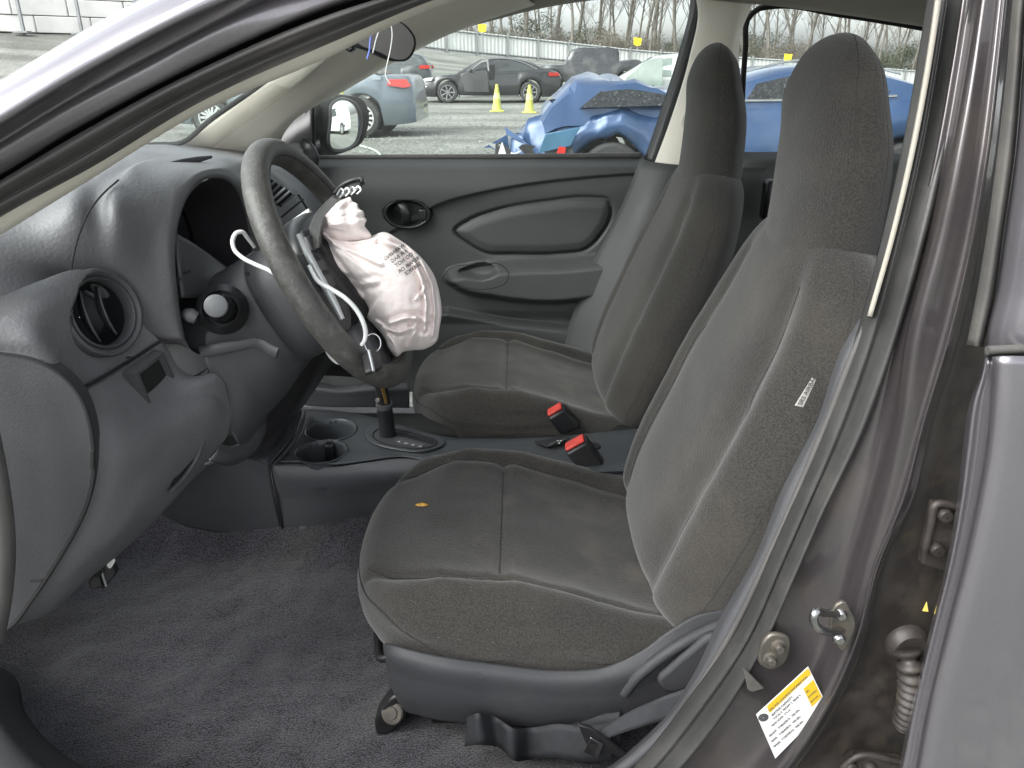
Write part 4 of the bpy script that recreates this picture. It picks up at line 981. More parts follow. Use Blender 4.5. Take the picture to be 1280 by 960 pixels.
# --- B pillar: rows of the photograph, each a list of x positions
rowsY = [-120, 0, 90, 180, 300, 420, 525, 630, 700, 800, 880, 960, 1040]
def colx(xs): return list(zip(xs, rowsY))
b0 = colx([1187, 1169, 1155, 1139, 1112, 1080, 1043, 1001, 970, 925, 868, 805, 720])     # inner edge of the seal
b3 = colx([1222, 1205, 1191, 1175, 1147, 1113, 1076, 1024, 994, 949, 903, 838, 760])     # outer edge of the seal
b4 = colx([1240, 1223, 1209, 1193, 1167, 1136, 1122, 1098, 1078, 1052, 1015, 962, 880])  # inner edge of the flat flange
b4b = colx([1246, 1229, 1216, 1200, 1175, 1144, 1131, 1109, 1088, 1062, 1025, 972, 890])
b6 = colx([1264, 1251, 1241, 1230, 1210, 1181, 1150, 1120, 1094, 1066, 1030, 978, 900])
b7 = colx([1278, 1264, 1256, 1246, 1226, 1199, 1166, 1140, 1104, 1080, 1045, 992, 915])
b8 = colx([1296, 1284, 1279, 1271, 1250, 1230, 1212, 1199, 1186, 1160, 1142, 1128, 1110])  # where the rear door begins
bpl = empty('b_pillar', tuple(P(1100, 700, .66)), car, label='dark grey door pillar with latch striker, tyre label and seal')
Yp = [.76, .72, .70, .69, .685, .68, .675, .67, .67]
seal_band('door_seal', b3, b0, [.78, .715, .70, .69], .01, bpl, M['rubber_dark'], 110)
def dp(o): return [a + o for a in Yp]
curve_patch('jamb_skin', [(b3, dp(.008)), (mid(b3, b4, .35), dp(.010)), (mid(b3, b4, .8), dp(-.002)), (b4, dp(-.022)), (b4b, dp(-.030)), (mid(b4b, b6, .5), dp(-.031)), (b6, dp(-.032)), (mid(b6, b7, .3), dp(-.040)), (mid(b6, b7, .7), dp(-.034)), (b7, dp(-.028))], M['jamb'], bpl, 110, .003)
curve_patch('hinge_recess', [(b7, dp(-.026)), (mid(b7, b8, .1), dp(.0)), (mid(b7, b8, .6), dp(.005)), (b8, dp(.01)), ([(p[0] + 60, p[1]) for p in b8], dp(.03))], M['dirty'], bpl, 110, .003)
# pale inner trim edge (upper) and dark plastic trim (lower)
tr_a = [(1128, 210), (1110, 320), (1085, 400)]
pb = [(1171, -20), (1158, 70), (1138, 180), (1110, 300), (1083, 395)]
curve_patch('pillar_trim_edge', [(pb, [.76, .74, .735]), ([(p[0] + 1.5, p[1]) for p in pb], [.725, .71, .70])], M['headliner'], bpl, 40, .004)
lt0 = [(1078, 400), (1058, 432), (1025, 525), (982, 610), (945, 700), (905, 770), (872, 840), (840, 890), (790, 940), (720, 990)]
lt1 = [(1086, 405), (1068, 440), (1040, 525), (998, 625), (965, 705), (922, 795), (885, 860), (850, 902), (800, 952), (730, 1000)]
lt1 = [(a + 3, b) for a, b in lt1]
curve_patch('lower_trim', [([(p[0] - 3, p[1] - 2) for p in lt0], [.80, .80, .80]), (lt0, [.745, .75, .75]), (mid(lt0, lt1, .3), [.735, .73, .73]), (mid(lt0, lt1, .75), [.73, .725, .725]), (lt1, [.735, .73, .725])], M['plastic'], bpl, 60, .003)
tube('trim_rib', PP([(1086, 400), (1066, 445), (1035, 525), (995, 620), (958, 703), (915, 790), (878, 852), (845, 898)], .722), .004, M['rubber'], bpl, 8, 60)
# weatherstrip on the rear door frame
w0 = [(1286, -120), (1266, 0), (1258, 90), (1248, 180), (1232, 300), (1222, 360), (1208, 431)]
w1 = [(1306, -120), (1284, 0), (1278, 90), (1271, 180), (1254, 300), (1246, 360), (1230, 434)]
rearD = empty('rear_door', tuple(P(1270, 700, .58)), car, label='closed grey metallic rear door beside the pillar')
curve_patch('weatherstrip', [(w0, [.650]), (mid(w0, w1, .2), [.630]), (mid(w0, w1, .55), [.624]), (mid(w0, w1, .85), [.632]), (w1, [.65])], M['rubber_grey'], rearD, 50, .004)
# window frame of the rear door, above the belt
f0 = [(1309, -120), (1285, 0), (1279, 90), (1272, 180), (1256, 300), (1247, 360), (1233, 425), (1233, 441)]
f1 = [(x + 260, y) for x, y in f0]
curve_patch('window_frame', [(f0, [.64]), ([(x + 3, y) for x, y in f0], [.622]), ([(x + 12, y) for x, y in f0], [.616]), (f1, [.60])], M['paint'], rearD, 50, .004)
tube('belt_gap', PP([(1233, 442), (1280, 441), (1500, 439)], .605), .0035, M['gap'], rearD, 8, 10)
tube('belt_moulding', PP([(1234, 438), (1280, 436), (1500, 434)], .602), .004, M['rubber_grey'], rearD, 8, 10)
d0 = [(1232, 446), (1226, 470), (1215, 500), (1206, 560), (1198, 630), (1186, 700), (1164, 790), (1140, 890), (1124, 970), (1100, 1060)]
d1 = [(1241, 446), (1240, 470), (1238, 500), (1232, 560), (1220, 630), (1205, 700), (1182, 790), (1158, 890), (1143, 970), (1120, 1060)]
curve_patch('door_edge', [([(x - 2, y) for x, y in d0], [.66]), (d0, [.620, .612, .61]), (mid(d0, d1, .25), [.606, .600, .60]), (mid(d0, d1, .55), [.609, .604, .60]), (mid(d0, d1, .8), [.600, .594, .59]), (d1, [.588, .583, .58])], M['paint'], rearD, 80, .003)
def shift(l, k): return [(x + k, y) for x, y in l]
curve_patch('outer_skin', [(d1, [.588, .583, .58]), (shift(d1, 6), [.583, .578, .575]), (shift(d1, 60), [.580, .570, .572]), (shift(d1, 150), [.578, .566, .570]), (shift(d1, 320), [.575, .560, .566])], M['paint'], rearD, 80, .003)
# --- latch striker
def on_b(px, py): return P(px, py, .640)
st = empty('latch_striker', tuple(P(1045, 778, .64)), bpl) if False else None
pl = crs(PP([(1044, 752), (1052, 748), (1062, 760), (1068, 775), (1062, 795), (1052, 810), (1040, 795), (1036, 770)], .640), 24, True)
prism('striker_plate', pl, (0, -.005, 0), M['steel'], bpl, .0015)
tube('striker_loop', [P(1049, 768, .637), P(1030, 766, .612), P(1018, 767, .600), P(1017, 772, .600), P(1026, 787, .606), P(1034, 790, .612), P(1052, 788, .637)], .0042, M['chrome'], bpl, 10, 40)
for a, b in ((1050, 767), (1048, 797)): lathe('striker_bolt', [(0.0005, .006), (.004, .006), (.006, .004), (.007, 0)], P(a, b, .636), (0, -1, 0), M['chrome'], bpl, 12)
# --- seat belt bolt cover / check plate inside the jamb
pl = crs(PP([(952, 798), (962, 789), (985, 794), (986, 806), (976, 828), (962, 833), (948, 826), (947, 812)], .672), 24, True)
prism('hinge_bracket', pl, (0, -.006, 0), M['steel'], bpl, .002)
for a, b in ((972, 806), (962, 822)): lathe('bracket_bolt', [(.0005, .010), (.004, .010), (.005, .008), (.005, .003), (.008, .002), (.008, 0)], P(a, b, .667), (0, -1, .1), M['steel'], bpl, 12)
pl = PP([(928, 832), (944, 848), (955, 858), (940, 863), (934, 860)], .672)
prism('jamb_plug', pl, (0, -.003, 0), M['rubber_grey'], bpl, .001)
# --- rear door hinges (upper and lower) and the wiring boot
def hinge(name, pts, bolts, y):
    pl = PP(pts, y); h = prism(name, pl, (0, -.012, 0), M['dirty'], car, .003)
    e = tube('hinge_lip', [q + np.array([0, -.014, 0]) for q in pl[:4]], .004, M['dirty'], h, 8, 30)
    for a, b in bolts: lathe('hinge_bolt', [(.0005, .009), (.006, .009), (.007, .007), (.007, .0)], P(a, b, y - .012), (0, -1, 0), M['dirty'], h, 10)
hinge('door_hinge', [(1196, 626), (1160, 622), (1156, 640), (1148, 676), (1145, 698), (1170, 706), (1184, 710)], [(1178, 641), (1168, 684)], .655)
hinge('door_hinge', [(1124, 940), (1062, 934), (1050, 944), (1046, 975), (1090, 990), (1118, 985)], [(1062, 955), (1086, 957)], .652)
lathe('wiring_grommet', [(.001, .012), (.016, .012), (.022, .006), (.023, 0)], P(1133, 803, .652), (0, -1, 0), M['dirty'], bpl, 24)
bc = crs(PP([(1133, 812, .635), (1137, 830, .628), (1139, 855, .63), (1135, 885, .64), (1130, 905, .655)]), 90)
ridge = [.0105 + .003 * math.sin(i / 89 * 2 * math.pi * 10) for i in range(90)]
tube('wiring_boot', bc, ridge, M['dirty'], bpl, 14, smoothpath=False, up=(1, 0, 0))
tri = PP([(1158, 752), (1153, 763), (1160, 764)], .654)
prism('yellow_mark', tri, (0, -.001, 0), mat('yellow_paint_mark', (.7, .55, .12), .6), bpl)
# --- tyre information label (printed, flat)
import_y = mat('label_yellow', (.52, .34, .012), .5, var=.03)
lab_w = mat('label_white', (.60, .60, .58), .45, var=.02)
LQ = [P(1010, 833, .6435), P(1034, 882, .6435), P(969, 948, .6435), P(945, 893, .6435)]
def lq(u, v_):      # u along the long side from the left corner, v from the upper edge downwards
    a, b, c, d = LQ[3], LQ[0], LQ[1], LQ[2]
    return (a * (1 - u) + b * u) * (1 - v_) + (d * (1 - u) + c * u) * v_
def lrect(name, u0, u1, v0, v1, m, parent, dy): 
    q = [lq(u0, v0), lq(u1, v0), lq(u1, v1), lq(u0, v1)]
    return prism(name, [p + np.array([0, dy, 0]) for p in q], (0, -.0003, 0), m, parent, smooth=False)
label = lrect('tyre_label', 0, 1, 0, 1, lab_w, car, 0)
label['label'] = 'white and yellow tyre pressure label on the door pillar'
lrect('yellow_band', .20, .99, .02, .17, import_y, label, -.0006)
lrect('yellow_box', .80, .985, .30, .74, import_y, label, -.0006)
lathe('label_emblem', [(.0005, .0004), (.0055, .0004), (.0056, 0)], lq(.085, .15) + np.array([0, -.0004, 0]), (0, -1, 0), M['print_dark'], label, 20)
def text_on(name, txt, u, v_, h, m, parent, dy=-.0010, bold=False):
    e1 = Vector(lq(1, 0) - lq(0, 0)).normalized(); e2 = Vector(lq(0, 0) - lq(0, 1)); e3 = e1.cross(e2).normalized(); e2 = e3.cross(e1)
    mw = Matrix((e1, e2, e3)).transposed().to_4x4(); mw.translation = Vector(lq(u, v_)) + Vector((0, dy, 0))
    return put(bpy.data.objects.new(name, text_mesh(txt, h, m, mw, False, .03)), parent)
for t, u, v_, h, m_ in (('TIRE AND LOADING INFORMATION', .21, .15, .0036, M['print_dark']), ('SEATING CAPACITY', .22, .26, .0036, M['print_dark']),
                        ('TOTAL 5  FRONT 2  REAR 3', .22, .345, .0034, M['print_dark']), ('MAX LOAD  395 kg', .16, .43, .0034, M['print_dark']),
                        ('FRONT   P185/65R15   230 kPa', .06, .56, .0036, M['print_dark']), ('REAR    P185/65R15   230 kPa', .06, .68, .0036, M['print_dark']),
                        ('SPARE   T125/70D15   420 kPa', .06, .80, .0036, M['print_dark'])):
    text_on('label_print', t, u, v_, h, m_, label)
for i, t in enumerate(('SEE', 'OWNERS', 'MANUAL')): text_on('label_print', t, .815, .42 + i * .12, .0030, M['print_dark'], label)
# --- carpet and sill
cg = []
cf = np.array(M and [0])
nx, ny = 260, 190
xs = np.linspace(-1.35, .62, nx); ys = np.linspace(.70, 1.62, ny)
XX, YY = np.meshgrid(xs, ys)
ZZ = .300 + .10 * sstep(1.30, 1.50, YY) + .055 * sstep(.80, .735, YY) + .45 * sstep(-.78, -1.30, XX) + .02 * sstep(-.30, .1, XX)
for i in range(ny):
    for j in range(nx):
        q = Vector((XX[i, j], YY[i, j], 0))
        ZZ[i, j] += .007 * mnoise.noise(q * 7) + .004 * mnoise.noise(q * 22) + .0007 * random.uniform(-1, 1)
v = np.stack([XX, YY, ZZ], -1).reshape(-1, 3)
carpet = mesh('floor_carpet', v, gridfaces(ny, nx), M['carpet'], car, True, None, 'worn charcoal floor carpet')
s_ = carpet.modifiers.new('thick', 'SOLIDIFY'); s_.thickness = .01; s_.offset = -1
pile = None
k0 = [(-60, 806), (-8, 806), (20, 812), (42, 868), (86, 916), (150, 950), (230, 970), (330, 976), (500, 974), (700, 970), (860, 962)]
k1 = [(-90, 860), (-30, 860), (-8, 872), (14, 904), (48, 945), (100, 985), (220, 1000), (330, 1003), (500, 1002), (700, 1000), (860, 995)]
k0 = [(x - 24, y + 20) if x < 300 else (x, y) for x, y in k0]; k1 = [(x - 24, y + 22) if x < 300 else (x, y) for x, y in k1]
def ydep(l, z): return [float(Pz(a, b, z)[1]) for a, b in l]
def along(l, z0, z1, t): return [Pz(a, b, z0)[1] * (1 - t) + Pz(c_, d_, z1)[1] * t for (a, b), (c_, d_) in zip(l, k1)]
rows_s = []
A0 = [Pz(a, b, .335) for a, b in k0]; A1 = [Pz(a, b, .452) for a, b in k1]
Am = [(p + q) / 2 + np.array([0, 0, .008]) for p, q in zip(A0, A1)]
Ab = [p + np.array([0, .02, -.03]) for p in A0]; Ao = [q + np.array([-.01, -.03, -.004]) for q in A1]; Ad = [q + np.array([-.02, -.045, -.03]) for q in A1]
patch('sill_trim', [Ab, A0, Am, A1, Ao, Ad], M['end_panel'], car, 90, 30, .006, 'dark plastic sill trim along the doorway', pix=False)
S0 = [q + np.array([-.02, -.04, -.02]) for q in A1]; S1 = [q + np.array([-.035, -.060, -.005]) for q in A1]; S2 = [q + np.array([-.05, -.075, -.02]) for q in A1]; S3 = [q + np.array([-.06, -.08, -.08]) for q in A1]
patch('sill_seal', [S0, S1, S2, S3], M['rubber_dark'], car, 80, 20, .004, pix=False)
# painted sill below the doorway, front wing and floor pan close the body from below
box('sill', (-.1, .655, .33), (2.4, .12, .22), M['jamb'], car, .02)
box('floor_pan', (.2, 1.45, .24), (3.4, 1.5, .05), M['black'], car, .01)

# ---- the open front door, swung out to the left of the photographer
od = empty('open_front_door', (-.74, .60, .35), car, label='open front door swung out beyond the left edge')
dv = np.array([-.42, -.907, 0]); dn = np.array([.907, -.42, 0]); h0_ = np.array([-.76, .56, 0])
def dpt(t, z, o=0): return h0_ + dv * t + dn * o + np.array([0, 0, z])
prism('door_shell', [dpt(0, .36), dpt(1.02, .36), dpt(1.06, .98), dpt(0, .98)], dn * .07, M['paint'], od, .015)
prism('door_card', [dpt(.06, .40, .071), dpt(.98, .40, .071), dpt(1.0, .97, .071), dpt(.05, .97, .071)], dn * .035, M['doorcard'], od, .012)
tube('door_frame', [dpt(.02, .98, .035), dpt(.55, 1.33, .035), dpt(.80, 1.41, .035), dpt(1.05, 1.40, .035), dpt(1.06, .98, .035)], .022, M['jamb'], od, 10, 40)
prism('door_glass', [dpt(.08, .98, .035), dpt(.56, 1.31, .035), dpt(.80, 1.39, .035), dpt(1.03, 1.38, .035), dpt(1.03, .98, .035)], dn * .004, M['glass'], od)
# ================================================================== centre console, gear lever, belts, seat trims
con = empty('centre_console', tuple(Pz(440, 560, .52)), car, label='dark centre console with two cup holders and gear gate')
ZC = .52
def zz(l, dz=0.): return [Pz(a, b, ZC + dz) if len((a, b)) == 2 else None for a, b in l]
c1 = Pz(414, 538, ZC); c2 = Pz(402, 565, ZC)
up = np.array([0, 0, 1.])
near_e = [(338, 580), (365, 579), (420, 582), (460, 577), (500, 572), (540, 578), (600, 590), (700, 592), (780, 590), (860, 588)]
far_e = [(366, 512), (400, 512), (440, 516), (470, 522), (510, 534), (560, 546), (620, 548), (700, 545), (770, 538), (850, 532)]
top = []
for t in (0, .03, .1, .3, .5, .7, .9, .97, 1):
    dz = {0: -.008, .03: -.002, 1: -.008, .97: -.002}.get(t, 0)
    top.append([Pz(a * (1 - t) + c * t, b * (1 - t) + d * t, ZC + dz) for (a, b), (c, d) in zip(near_e, far_e)])
cut_patch('console_top', top, M['console'], con, 150, 60, .006, [(c1, up, .0515), (c2, up, .0495)], pix=False)
for c, r in ((c1, .052), (c2, .050)):
    lathe('cup_holder', [(r + .003, .0015), (r + .0005, .003), (r - .0015, .001), (r - .003, -.01), (r - .004, -.060), (r - .008, -.066), (.0005, -.066)], c, up, M['console'], con, 48)
box('cup_divider', (c1 + c2) / 2 + np.array([.008, 0, -.03]), (.018, .035, .058), M['black'], con, .003)
# near side wall down to the carpet, in two panels
patch('side_wall', [
    [(338, 581, 1.355), (365, 580, 1.357), (420, 583, 1.355), (460, 578, 1.362), (500, 573, 1.372), (560, 580, 1.36), (700, 593, 1.345), (860, 589, 1.35)],
    [(341, 590, 1.35), (368, 592, 1.35), (420, 592, 1.35), (460, 588, 1.355), (500, 585, 1.36), (560, 592, 1.355), (700, 606, 1.34), (860, 604, 1.345)],
    [(348, 625, 1.372), (380, 628, 1.37), (425, 625, 1.378), (465, 620, 1.39), (500, 620, 1.39), (560, 625, 1.38), (700, 640, 1.36), (860, 640, 1.36)],
    [(356, 676, 1.405), (390, 675, 1.41), (430, 664, 1.42), (465, 655, 1.43), (500, 655, 1.43), (560, 660, 1.42), (700, 680, 1.38), (860, 680, 1.38)]], M['plastic'], con, 70, 36, .005)
patch('front_side_wall', [
    [(180, 610, 1.22), (240, 590, 1.27), (280, 572, 1.31), (305, 573, 1.33), (337, 581, 1.354)],
    [(180, 625, 1.24), (240, 608, 1.29), (285, 598, 1.325), (312, 602, 1.345), (341, 610, 1.362)],
    [(185, 632, 1.28), (240, 632, 1.32), (290, 640, 1.36), (320, 642, 1.375), (348, 645, 1.388)],
    [(195, 640, 1.34), (225, 655, 1.36), (275, 666, 1.385), (315, 669, 1.395), (354, 675, 1.404)]], M['plastic'], con, 40, 30, .005)
tube('seam', PP([(338, 581, 1.352), (343, 605, 1.356), (349, 640, 1.378), (355, 675, 1.402)]), .0018, M['gap'], con, 6, 30)
patch('console_front', [
    [(262, 577, 1.14), (290, 567, 1.17), (325, 545, 1.24), (348, 522, 1.32), (356, 508, 1.40)],
    [(276, 574, 1.24), (305, 562, 1.26), (338, 543, 1.32), (358, 522, 1.40), (363, 511, 1.47)],
    [(300, 574, 1.33), (322, 568, 1.335), (348, 552, 1.38), (365, 530, 1.45), (370, 513, 1.52)],
    [(337, 580, 1.354), (345, 574, 1.37), (360, 558, 1.41), (372, 535, 1.48), (378, 514, 1.55)]], M['console'], con, 40, 30, .005)
for k, dx in ((0, 0), (1, 7)):
    tube('ridge', PP([(337 + dx, 579, 1.353), (350 + dx, 565, 1.385), (364 + dx, 545, 1.44), (371 + dx, 528, 1.49), (373 + dx, 515, 1.54)]), .004, M['console'], con, 8, 40)
lathe('trim_clip', [(.0005, .004), (.007, .004), (.0085, .002), (.0095, .003), (.011, .001), (.0115, -.002)], P(379, 659, 1.396), (0, -1, .25), M['plastic'], con, 24)
# gear gate
gp = [(457, 545), (462, 535), (478, 531), (500, 534), (530, 542), (552, 549), (556, 556), (545, 562), (525, 566), (495, 563), (468, 556)]
def zpoly(l, z): return crs([Pz(a, b, z) for a, b in l], 60, True)
gate = prism('gear_gate', zpoly(gp, ZC + .0015), (0, 0, .004), M['console'], car, .002)
gi = [(466, 545), (470, 538), (480, 535), (500, 538), (528, 545), (545, 551), (546, 555), (540, 558), (522, 561), (496, 558), (474, 552)]
tube('gate_groove', zpoly(gi, ZC + .006), .0018, M['gap'], gate, 6, 90, True)
prism('gate_slot', [Pz(a, b, ZC + .0062) for a, b in ((488, 540), (505, 541), (541, 550), (545, 553), (540, 555), (505, 546), (490, 544))], (0, 0, .0006), M['gap'], gate)
prism('gate_letter_strip', [Pz(a, b, ZC + .0062) for a, b in ((492, 549), (500, 549), (532, 556), (528, 559), (496, 555))], (0, 0, .0006), M['plastic'], gate)
for i, t in enumerate('PRND'):
    p = Pz(498 + i * 9, 552 + i * 2, ZC + .0075)
    put(bpy.data.objects.new('gate_letter', text_mesh(t, .009, M['print_white'], Matrix.Translation(Vector(p)) @ Matrix.Rotation(R(-90), 4, 'Z'), True)), gate)
# broken gear lever: sleeve, bare stick with two screws, brass rod
gl0 = empty('gear_lever', tuple(Pz(483, 545, ZC)), car, label='broken gear lever without knob, bare stick with brass rod and screws')
g0, g1, g2 = Pz(485, 546, ZC), P(480, 505, 1.455), P(474, 462, 1.435)
tube('lever_sleeve', [g0, g0 * .5 + g1 * .5, g1], [.0175, .0165, .0160], M['black'], gl0, 16, 12)
tube('lever_collar', [g1 - (g1 - g0) * .08, g1 + (g1 - g0) * .03], .0172, M['plastic'], gl0, 16, 4)
tube('lever_stick', [g1, g2], [.0140, .0125], M['black'], gl0, 12, 6, flat=.7)
tube('brass_rod', PP([(473, 462, 1.41), (476, 478, 1.42), (480, 492, 1.43), (483, 504, 1.44)]), [.003, .0038, .0038, .0030], mat('brass', (.75, .45, .15), .3, metal=.9, var=.2, vscale=80), gl0, 8, 20)
for a, b in ((469, 478), (473, 499)): lathe('lever_screw', [(.0005, .006), (.0045, .006), (.0055, .004), (.0055, 0)], P(a, b, 1.432), (-.2, -1, .1), M['chrome'], gl0, 12)
# rear of the console: switch panel, hand brake
sp = [Pz(a, b, ZC + .004) for a, b in ((668, 553), (700, 547), (712, 548), (714, 552), (700, 557), (684, 560))]
prism('switch_panel', sp, (0, 0, .003), M['black'], con, .001)
for a, b in ((690, 555), (702, 551)): prism('seat_switch', [Pz(a + i, b + j, ZC + .008) for i, j in ((-5, 2), (4, -2), (6, 0), (-2, 4))], (0, 0, .004), M['console'], con, .001)
for a, b in ((697, 551), (699, 554), (701, 551)): lathe('switch_symbol', [(.0004, .0003), (.0022, .0002), (.0023, 0)], Pz(a, b, ZC + .0126), up, M['print_white'], con, 8)
lathe('console_recess', [(.001, .002), (.014, .002), (.015, 0)], Pz(742, 558, ZC + .001), up, M['gap'], con, 24)
hbk = empty('hand_brake', tuple(P(600, 540, 1.60)), car, label='hand brake lever between the seats')
tube('brake_grip', PP([(577, 537, 1.60), (590, 538, 1.61), (612, 541, 1.62), (660, 548, 1.64)]), [.010, .013, .013, .012], M['plastic'], hbk, 12, 20)
tube('brake_button', PP([(572, 535, 1.598), (578, 537, 1.60)]), .007, M['silver'], hbk, 10, 4)
# buckles
def buckle(name, f0, f1, e0, e1, y, label):
    b = empty(name, tuple(P(*f0, y)), car, label=label)
    A, B, C_, D_ = P(*f0, y), P(*f1, y + .01), P(*e1, y + .012), P(*e0, y + .002)
    d = np.array([.0, .030, .004])
    prism('buckle_body', [A, B, C_, D_], d, M['black'], b, .004)
    n = (A - D_); n /= np.linalg.norm(n)
    q = [A + (B - A) * .08 + d * .12, B + (A - B) * .08 + d * .12, B + (A - B) * .08 + d * .88, A + (B - A) * .08 + d * .88]
    prism('release_button', [p + n * .001 for p in q], n * .006, M['red'], b, .002)
    return b
buckle('seat_belt_buckle', (707, 568), (734, 553), (735, 600), (762, 592), 1.335, 'seat belt buckle with red button beside the driver seat')
buckle('seat_belt_buckle', (685, 524), (705, 512), (702, 545), (728, 535), 1.515, 'seat belt buckle with red button against the passenger seat')
# lower centre panels in the passenger footwell
patch('footwell_panel', [[(340, 405, 1.55), (420, 425, 1.62), (470, 430, 1.70), (505, 430, 1.75)], [(340, 440, 1.52), (420, 455, 1.60), (470, 462, 1.68), (505, 462, 1.75)], [(340, 470, 1.54), (420, 470, 1.64), (470, 474, 1.72), (505, 474, 1.78)]], M['black'], dash, 24, 16, .005)
patch('footwell_ledge', [[(350, 466, 1.60), (385, 474, 1.60), (420, 482, 1.60), (460, 480, 1.61), (512, 478, 1.66)], [(352, 474, 1.585), (385, 484, 1.585), (420, 489, 1.585), (460, 487, 1.595), (512, 486, 1.64)], [(355, 485, 1.59), (390, 494, 1.59), (425, 497, 1.59), (460, 495, 1.60), (512, 494, 1.65)], [(360, 505, 1.60), (395, 508, 1.60), (430, 509, 1.60), (460, 509, 1.61), (512, 510, 1.66)]], M['plastic'], dash, 40, 20, .006)
box('tunnel', (-.45, 1.62, .40), (1.5, .10, .18), M['gap'], car, .02)
box('far_carpet', (-.3, 1.86, .29), (1.9, .5, .02), M['carpet'], car, .003)
# ---- side trim of the driver seat: cover, recline lever, belt, slide rail foot
st_ = empty('seat_side_trim', tuple(P(640, 860, .85)), car, label='grey plastic side cover of the driver seat with recline lever')
patch('side_cover', [
    [(478, 806, .93), (488, 806, .87), (540, 818, .848), (620, 830, .842), (700, 838, .842), (755, 834, .842), (800, 815, .845), (835, 790, .85), (870, 770, .86), (930, 760, .87)],
    [(480, 815, .93), (490, 815, .862), (540, 827, .840), (620, 839, .834), (700, 847, .834), (760, 843, .834), (800, 832, .836), (838, 812, .84), (880, 795, .85), (940, 785, .86)],
    [(484, 840, .93), (497, 845, .862), (540, 858, .838), (620, 868, .831), (700, 874, .831), (760, 872, .832), (800, 862, .838), (840, 846, .846), (890, 830, .85), (940, 820, .86)],
    [(490, 868, .93), (506, 876, .862), (545, 886, .842), (620, 895, .836), (700, 899, .836), (760, 897, .838), (800, 886, .84), (840, 872, .845), (890, 858, .85), (940, 850, .86)],
    [(500, 885, .94), (514, 892, .87), (545, 900, .85), (620, 907, .843), (700, 910, .842), (760, 909, .842), (800, 902, .843), (840, 894, .846), (890, 885, .85), (940, 878, .86)]], M['end_panel'], st_, 90, 40, .005)
pl = crs(PP([(822, 850), (835, 838), (862, 815), (895, 795), (905, 800), (890, 835), (860, 862), (838, 868)], .825), 30, True)
prism('recline_lever', pl, (0, .014, 0), M['end_panel'], st_, .006, seg=3)
tube('cover_ridge', PP([(780, 866, .838), (796, 846, .834), (820, 826, .835), (850, 806, .838), (880, 790, .845), (910, 778, .85)]), .008, M['end_panel'], st_, 10, 40)
# rail foot with oval bolt plate
prism('rail_foot', crs(PP([(468, 905), (478, 885), (496, 870), (512, 876), (506, 895), (490, 915), (472, 920)], .885), 24, True), (0, .03, 0), M['black'], st_, .004)
lathe('rail_bolt', [(.0005, .004), (.009, .004), (.010, .002), (.016, .002), (.018, 0)], P(490, 891, .882), (-.35, -1, .55), M['steel'], st_, 24)
box('rail', P(660, 918, .92), (.26, .03, .03), M['gap'], st_, .004)
# folded seat belt on the floor by the sill
belt = empty('seat_belt', tuple(P(700, 920, .82)), car, label='black seat belt webbing lying folded beside the driver seat')
def ribbon(name, c, w, m, parent, n=60, th=.0022):
    cc_ = crs([np.array(a) for a, _ in c], n); ww = crs([np.array(b) for _, b in c], n)
    rows = [cc_ + ww * s for s in np.linspace(-.5, .5, 6)]
    return patch(name, [list(r) for r in rows], m, parent, n, 6, th, pix=False)
def wv(a, b, c): v_ = np.array([a, b, c]); return v_ / np.linalg.norm(v_) * .047
ribbon('webbing', [(P(582, 915, .83), wv(.1, .2, 1)), (P(600, 912, .80), wv(.0, .2, 1)), (P(622, 916, .82), wv(-.2, .3, 1)), (P(640, 930, .80), wv(-.1, .3, 1)), (P(662, 930, .82), wv(.2, .4, 1)), (P(690, 926, .81), wv(.1, .5, 1)), (P(730, 930, .80), wv(.0, .6, .9)), (P(765, 926, .80), wv(0, .6, .9))], .047, M['webbing'], belt)
ribbon('webbing', [(P(655, 905, .85), wv(0, .5, .9)), (P(690, 912, .84), wv(0, .5, .9)), (P(730, 916, .83), wv(0, .5, .9)), (P(775, 912, .82), wv(0, .5, .9))], .047, M['webbing'], belt)
ribbon('webbing', [(P(735, 930, .79), wv(.6, .2, .7)), (P(770, 908, .79), wv(.6, .2, .8)), (P(815, 890, .78), wv(.5, .2, 1)), (P(850, 878, .775), wv(.4, .2, 1)), (P(890, 850, .77), wv(.3, .2, 1))], .047, M['webbing'], belt)
prism('belt_tongue', PP([(722, 902), (738, 906), (785, 940), (778, 944), (732, 926)], .785), (0, -.006, 0), M['black'], belt, .002)
prism('tongue_plate', PP([(738, 920), (754, 928), (747, 946), (730, 938)], .778), (0, -.003, 0), M['chrome'], belt, .001)
prism('tongue_slot', PP([(739, 928), (748, 932), (745, 938), (736, 934)], .7745), (0, -.0006, 0), M['gap'], belt)
# airbag tag sewn to the backrest bolster
tg = PP([(1016, 472), (1020, 475), (1004, 509), (994, 507)], .862)
tagp = prism('airbag_tag', tg, (0, .0015, 0), mat('tag_cloth', (.42, .41, .38), .8), car)
e1 = Vector(P(1017, 474, .861) - P(999, 508, .861)).normalized(); e3 = Vector((0, -1, 0)); e2 = e3.cross(e1).normalized(); e3 = e1.cross(e2)
mw = Matrix((e1, e2, e3)).transposed().to_4x4(); mw.translation = Vector(P(1002, 507, .8605))
put(bpy.data.objects.new('tag_print', text_mesh('SRS AIRBAG', .0078, M['print_dark'], mw)), tagp)
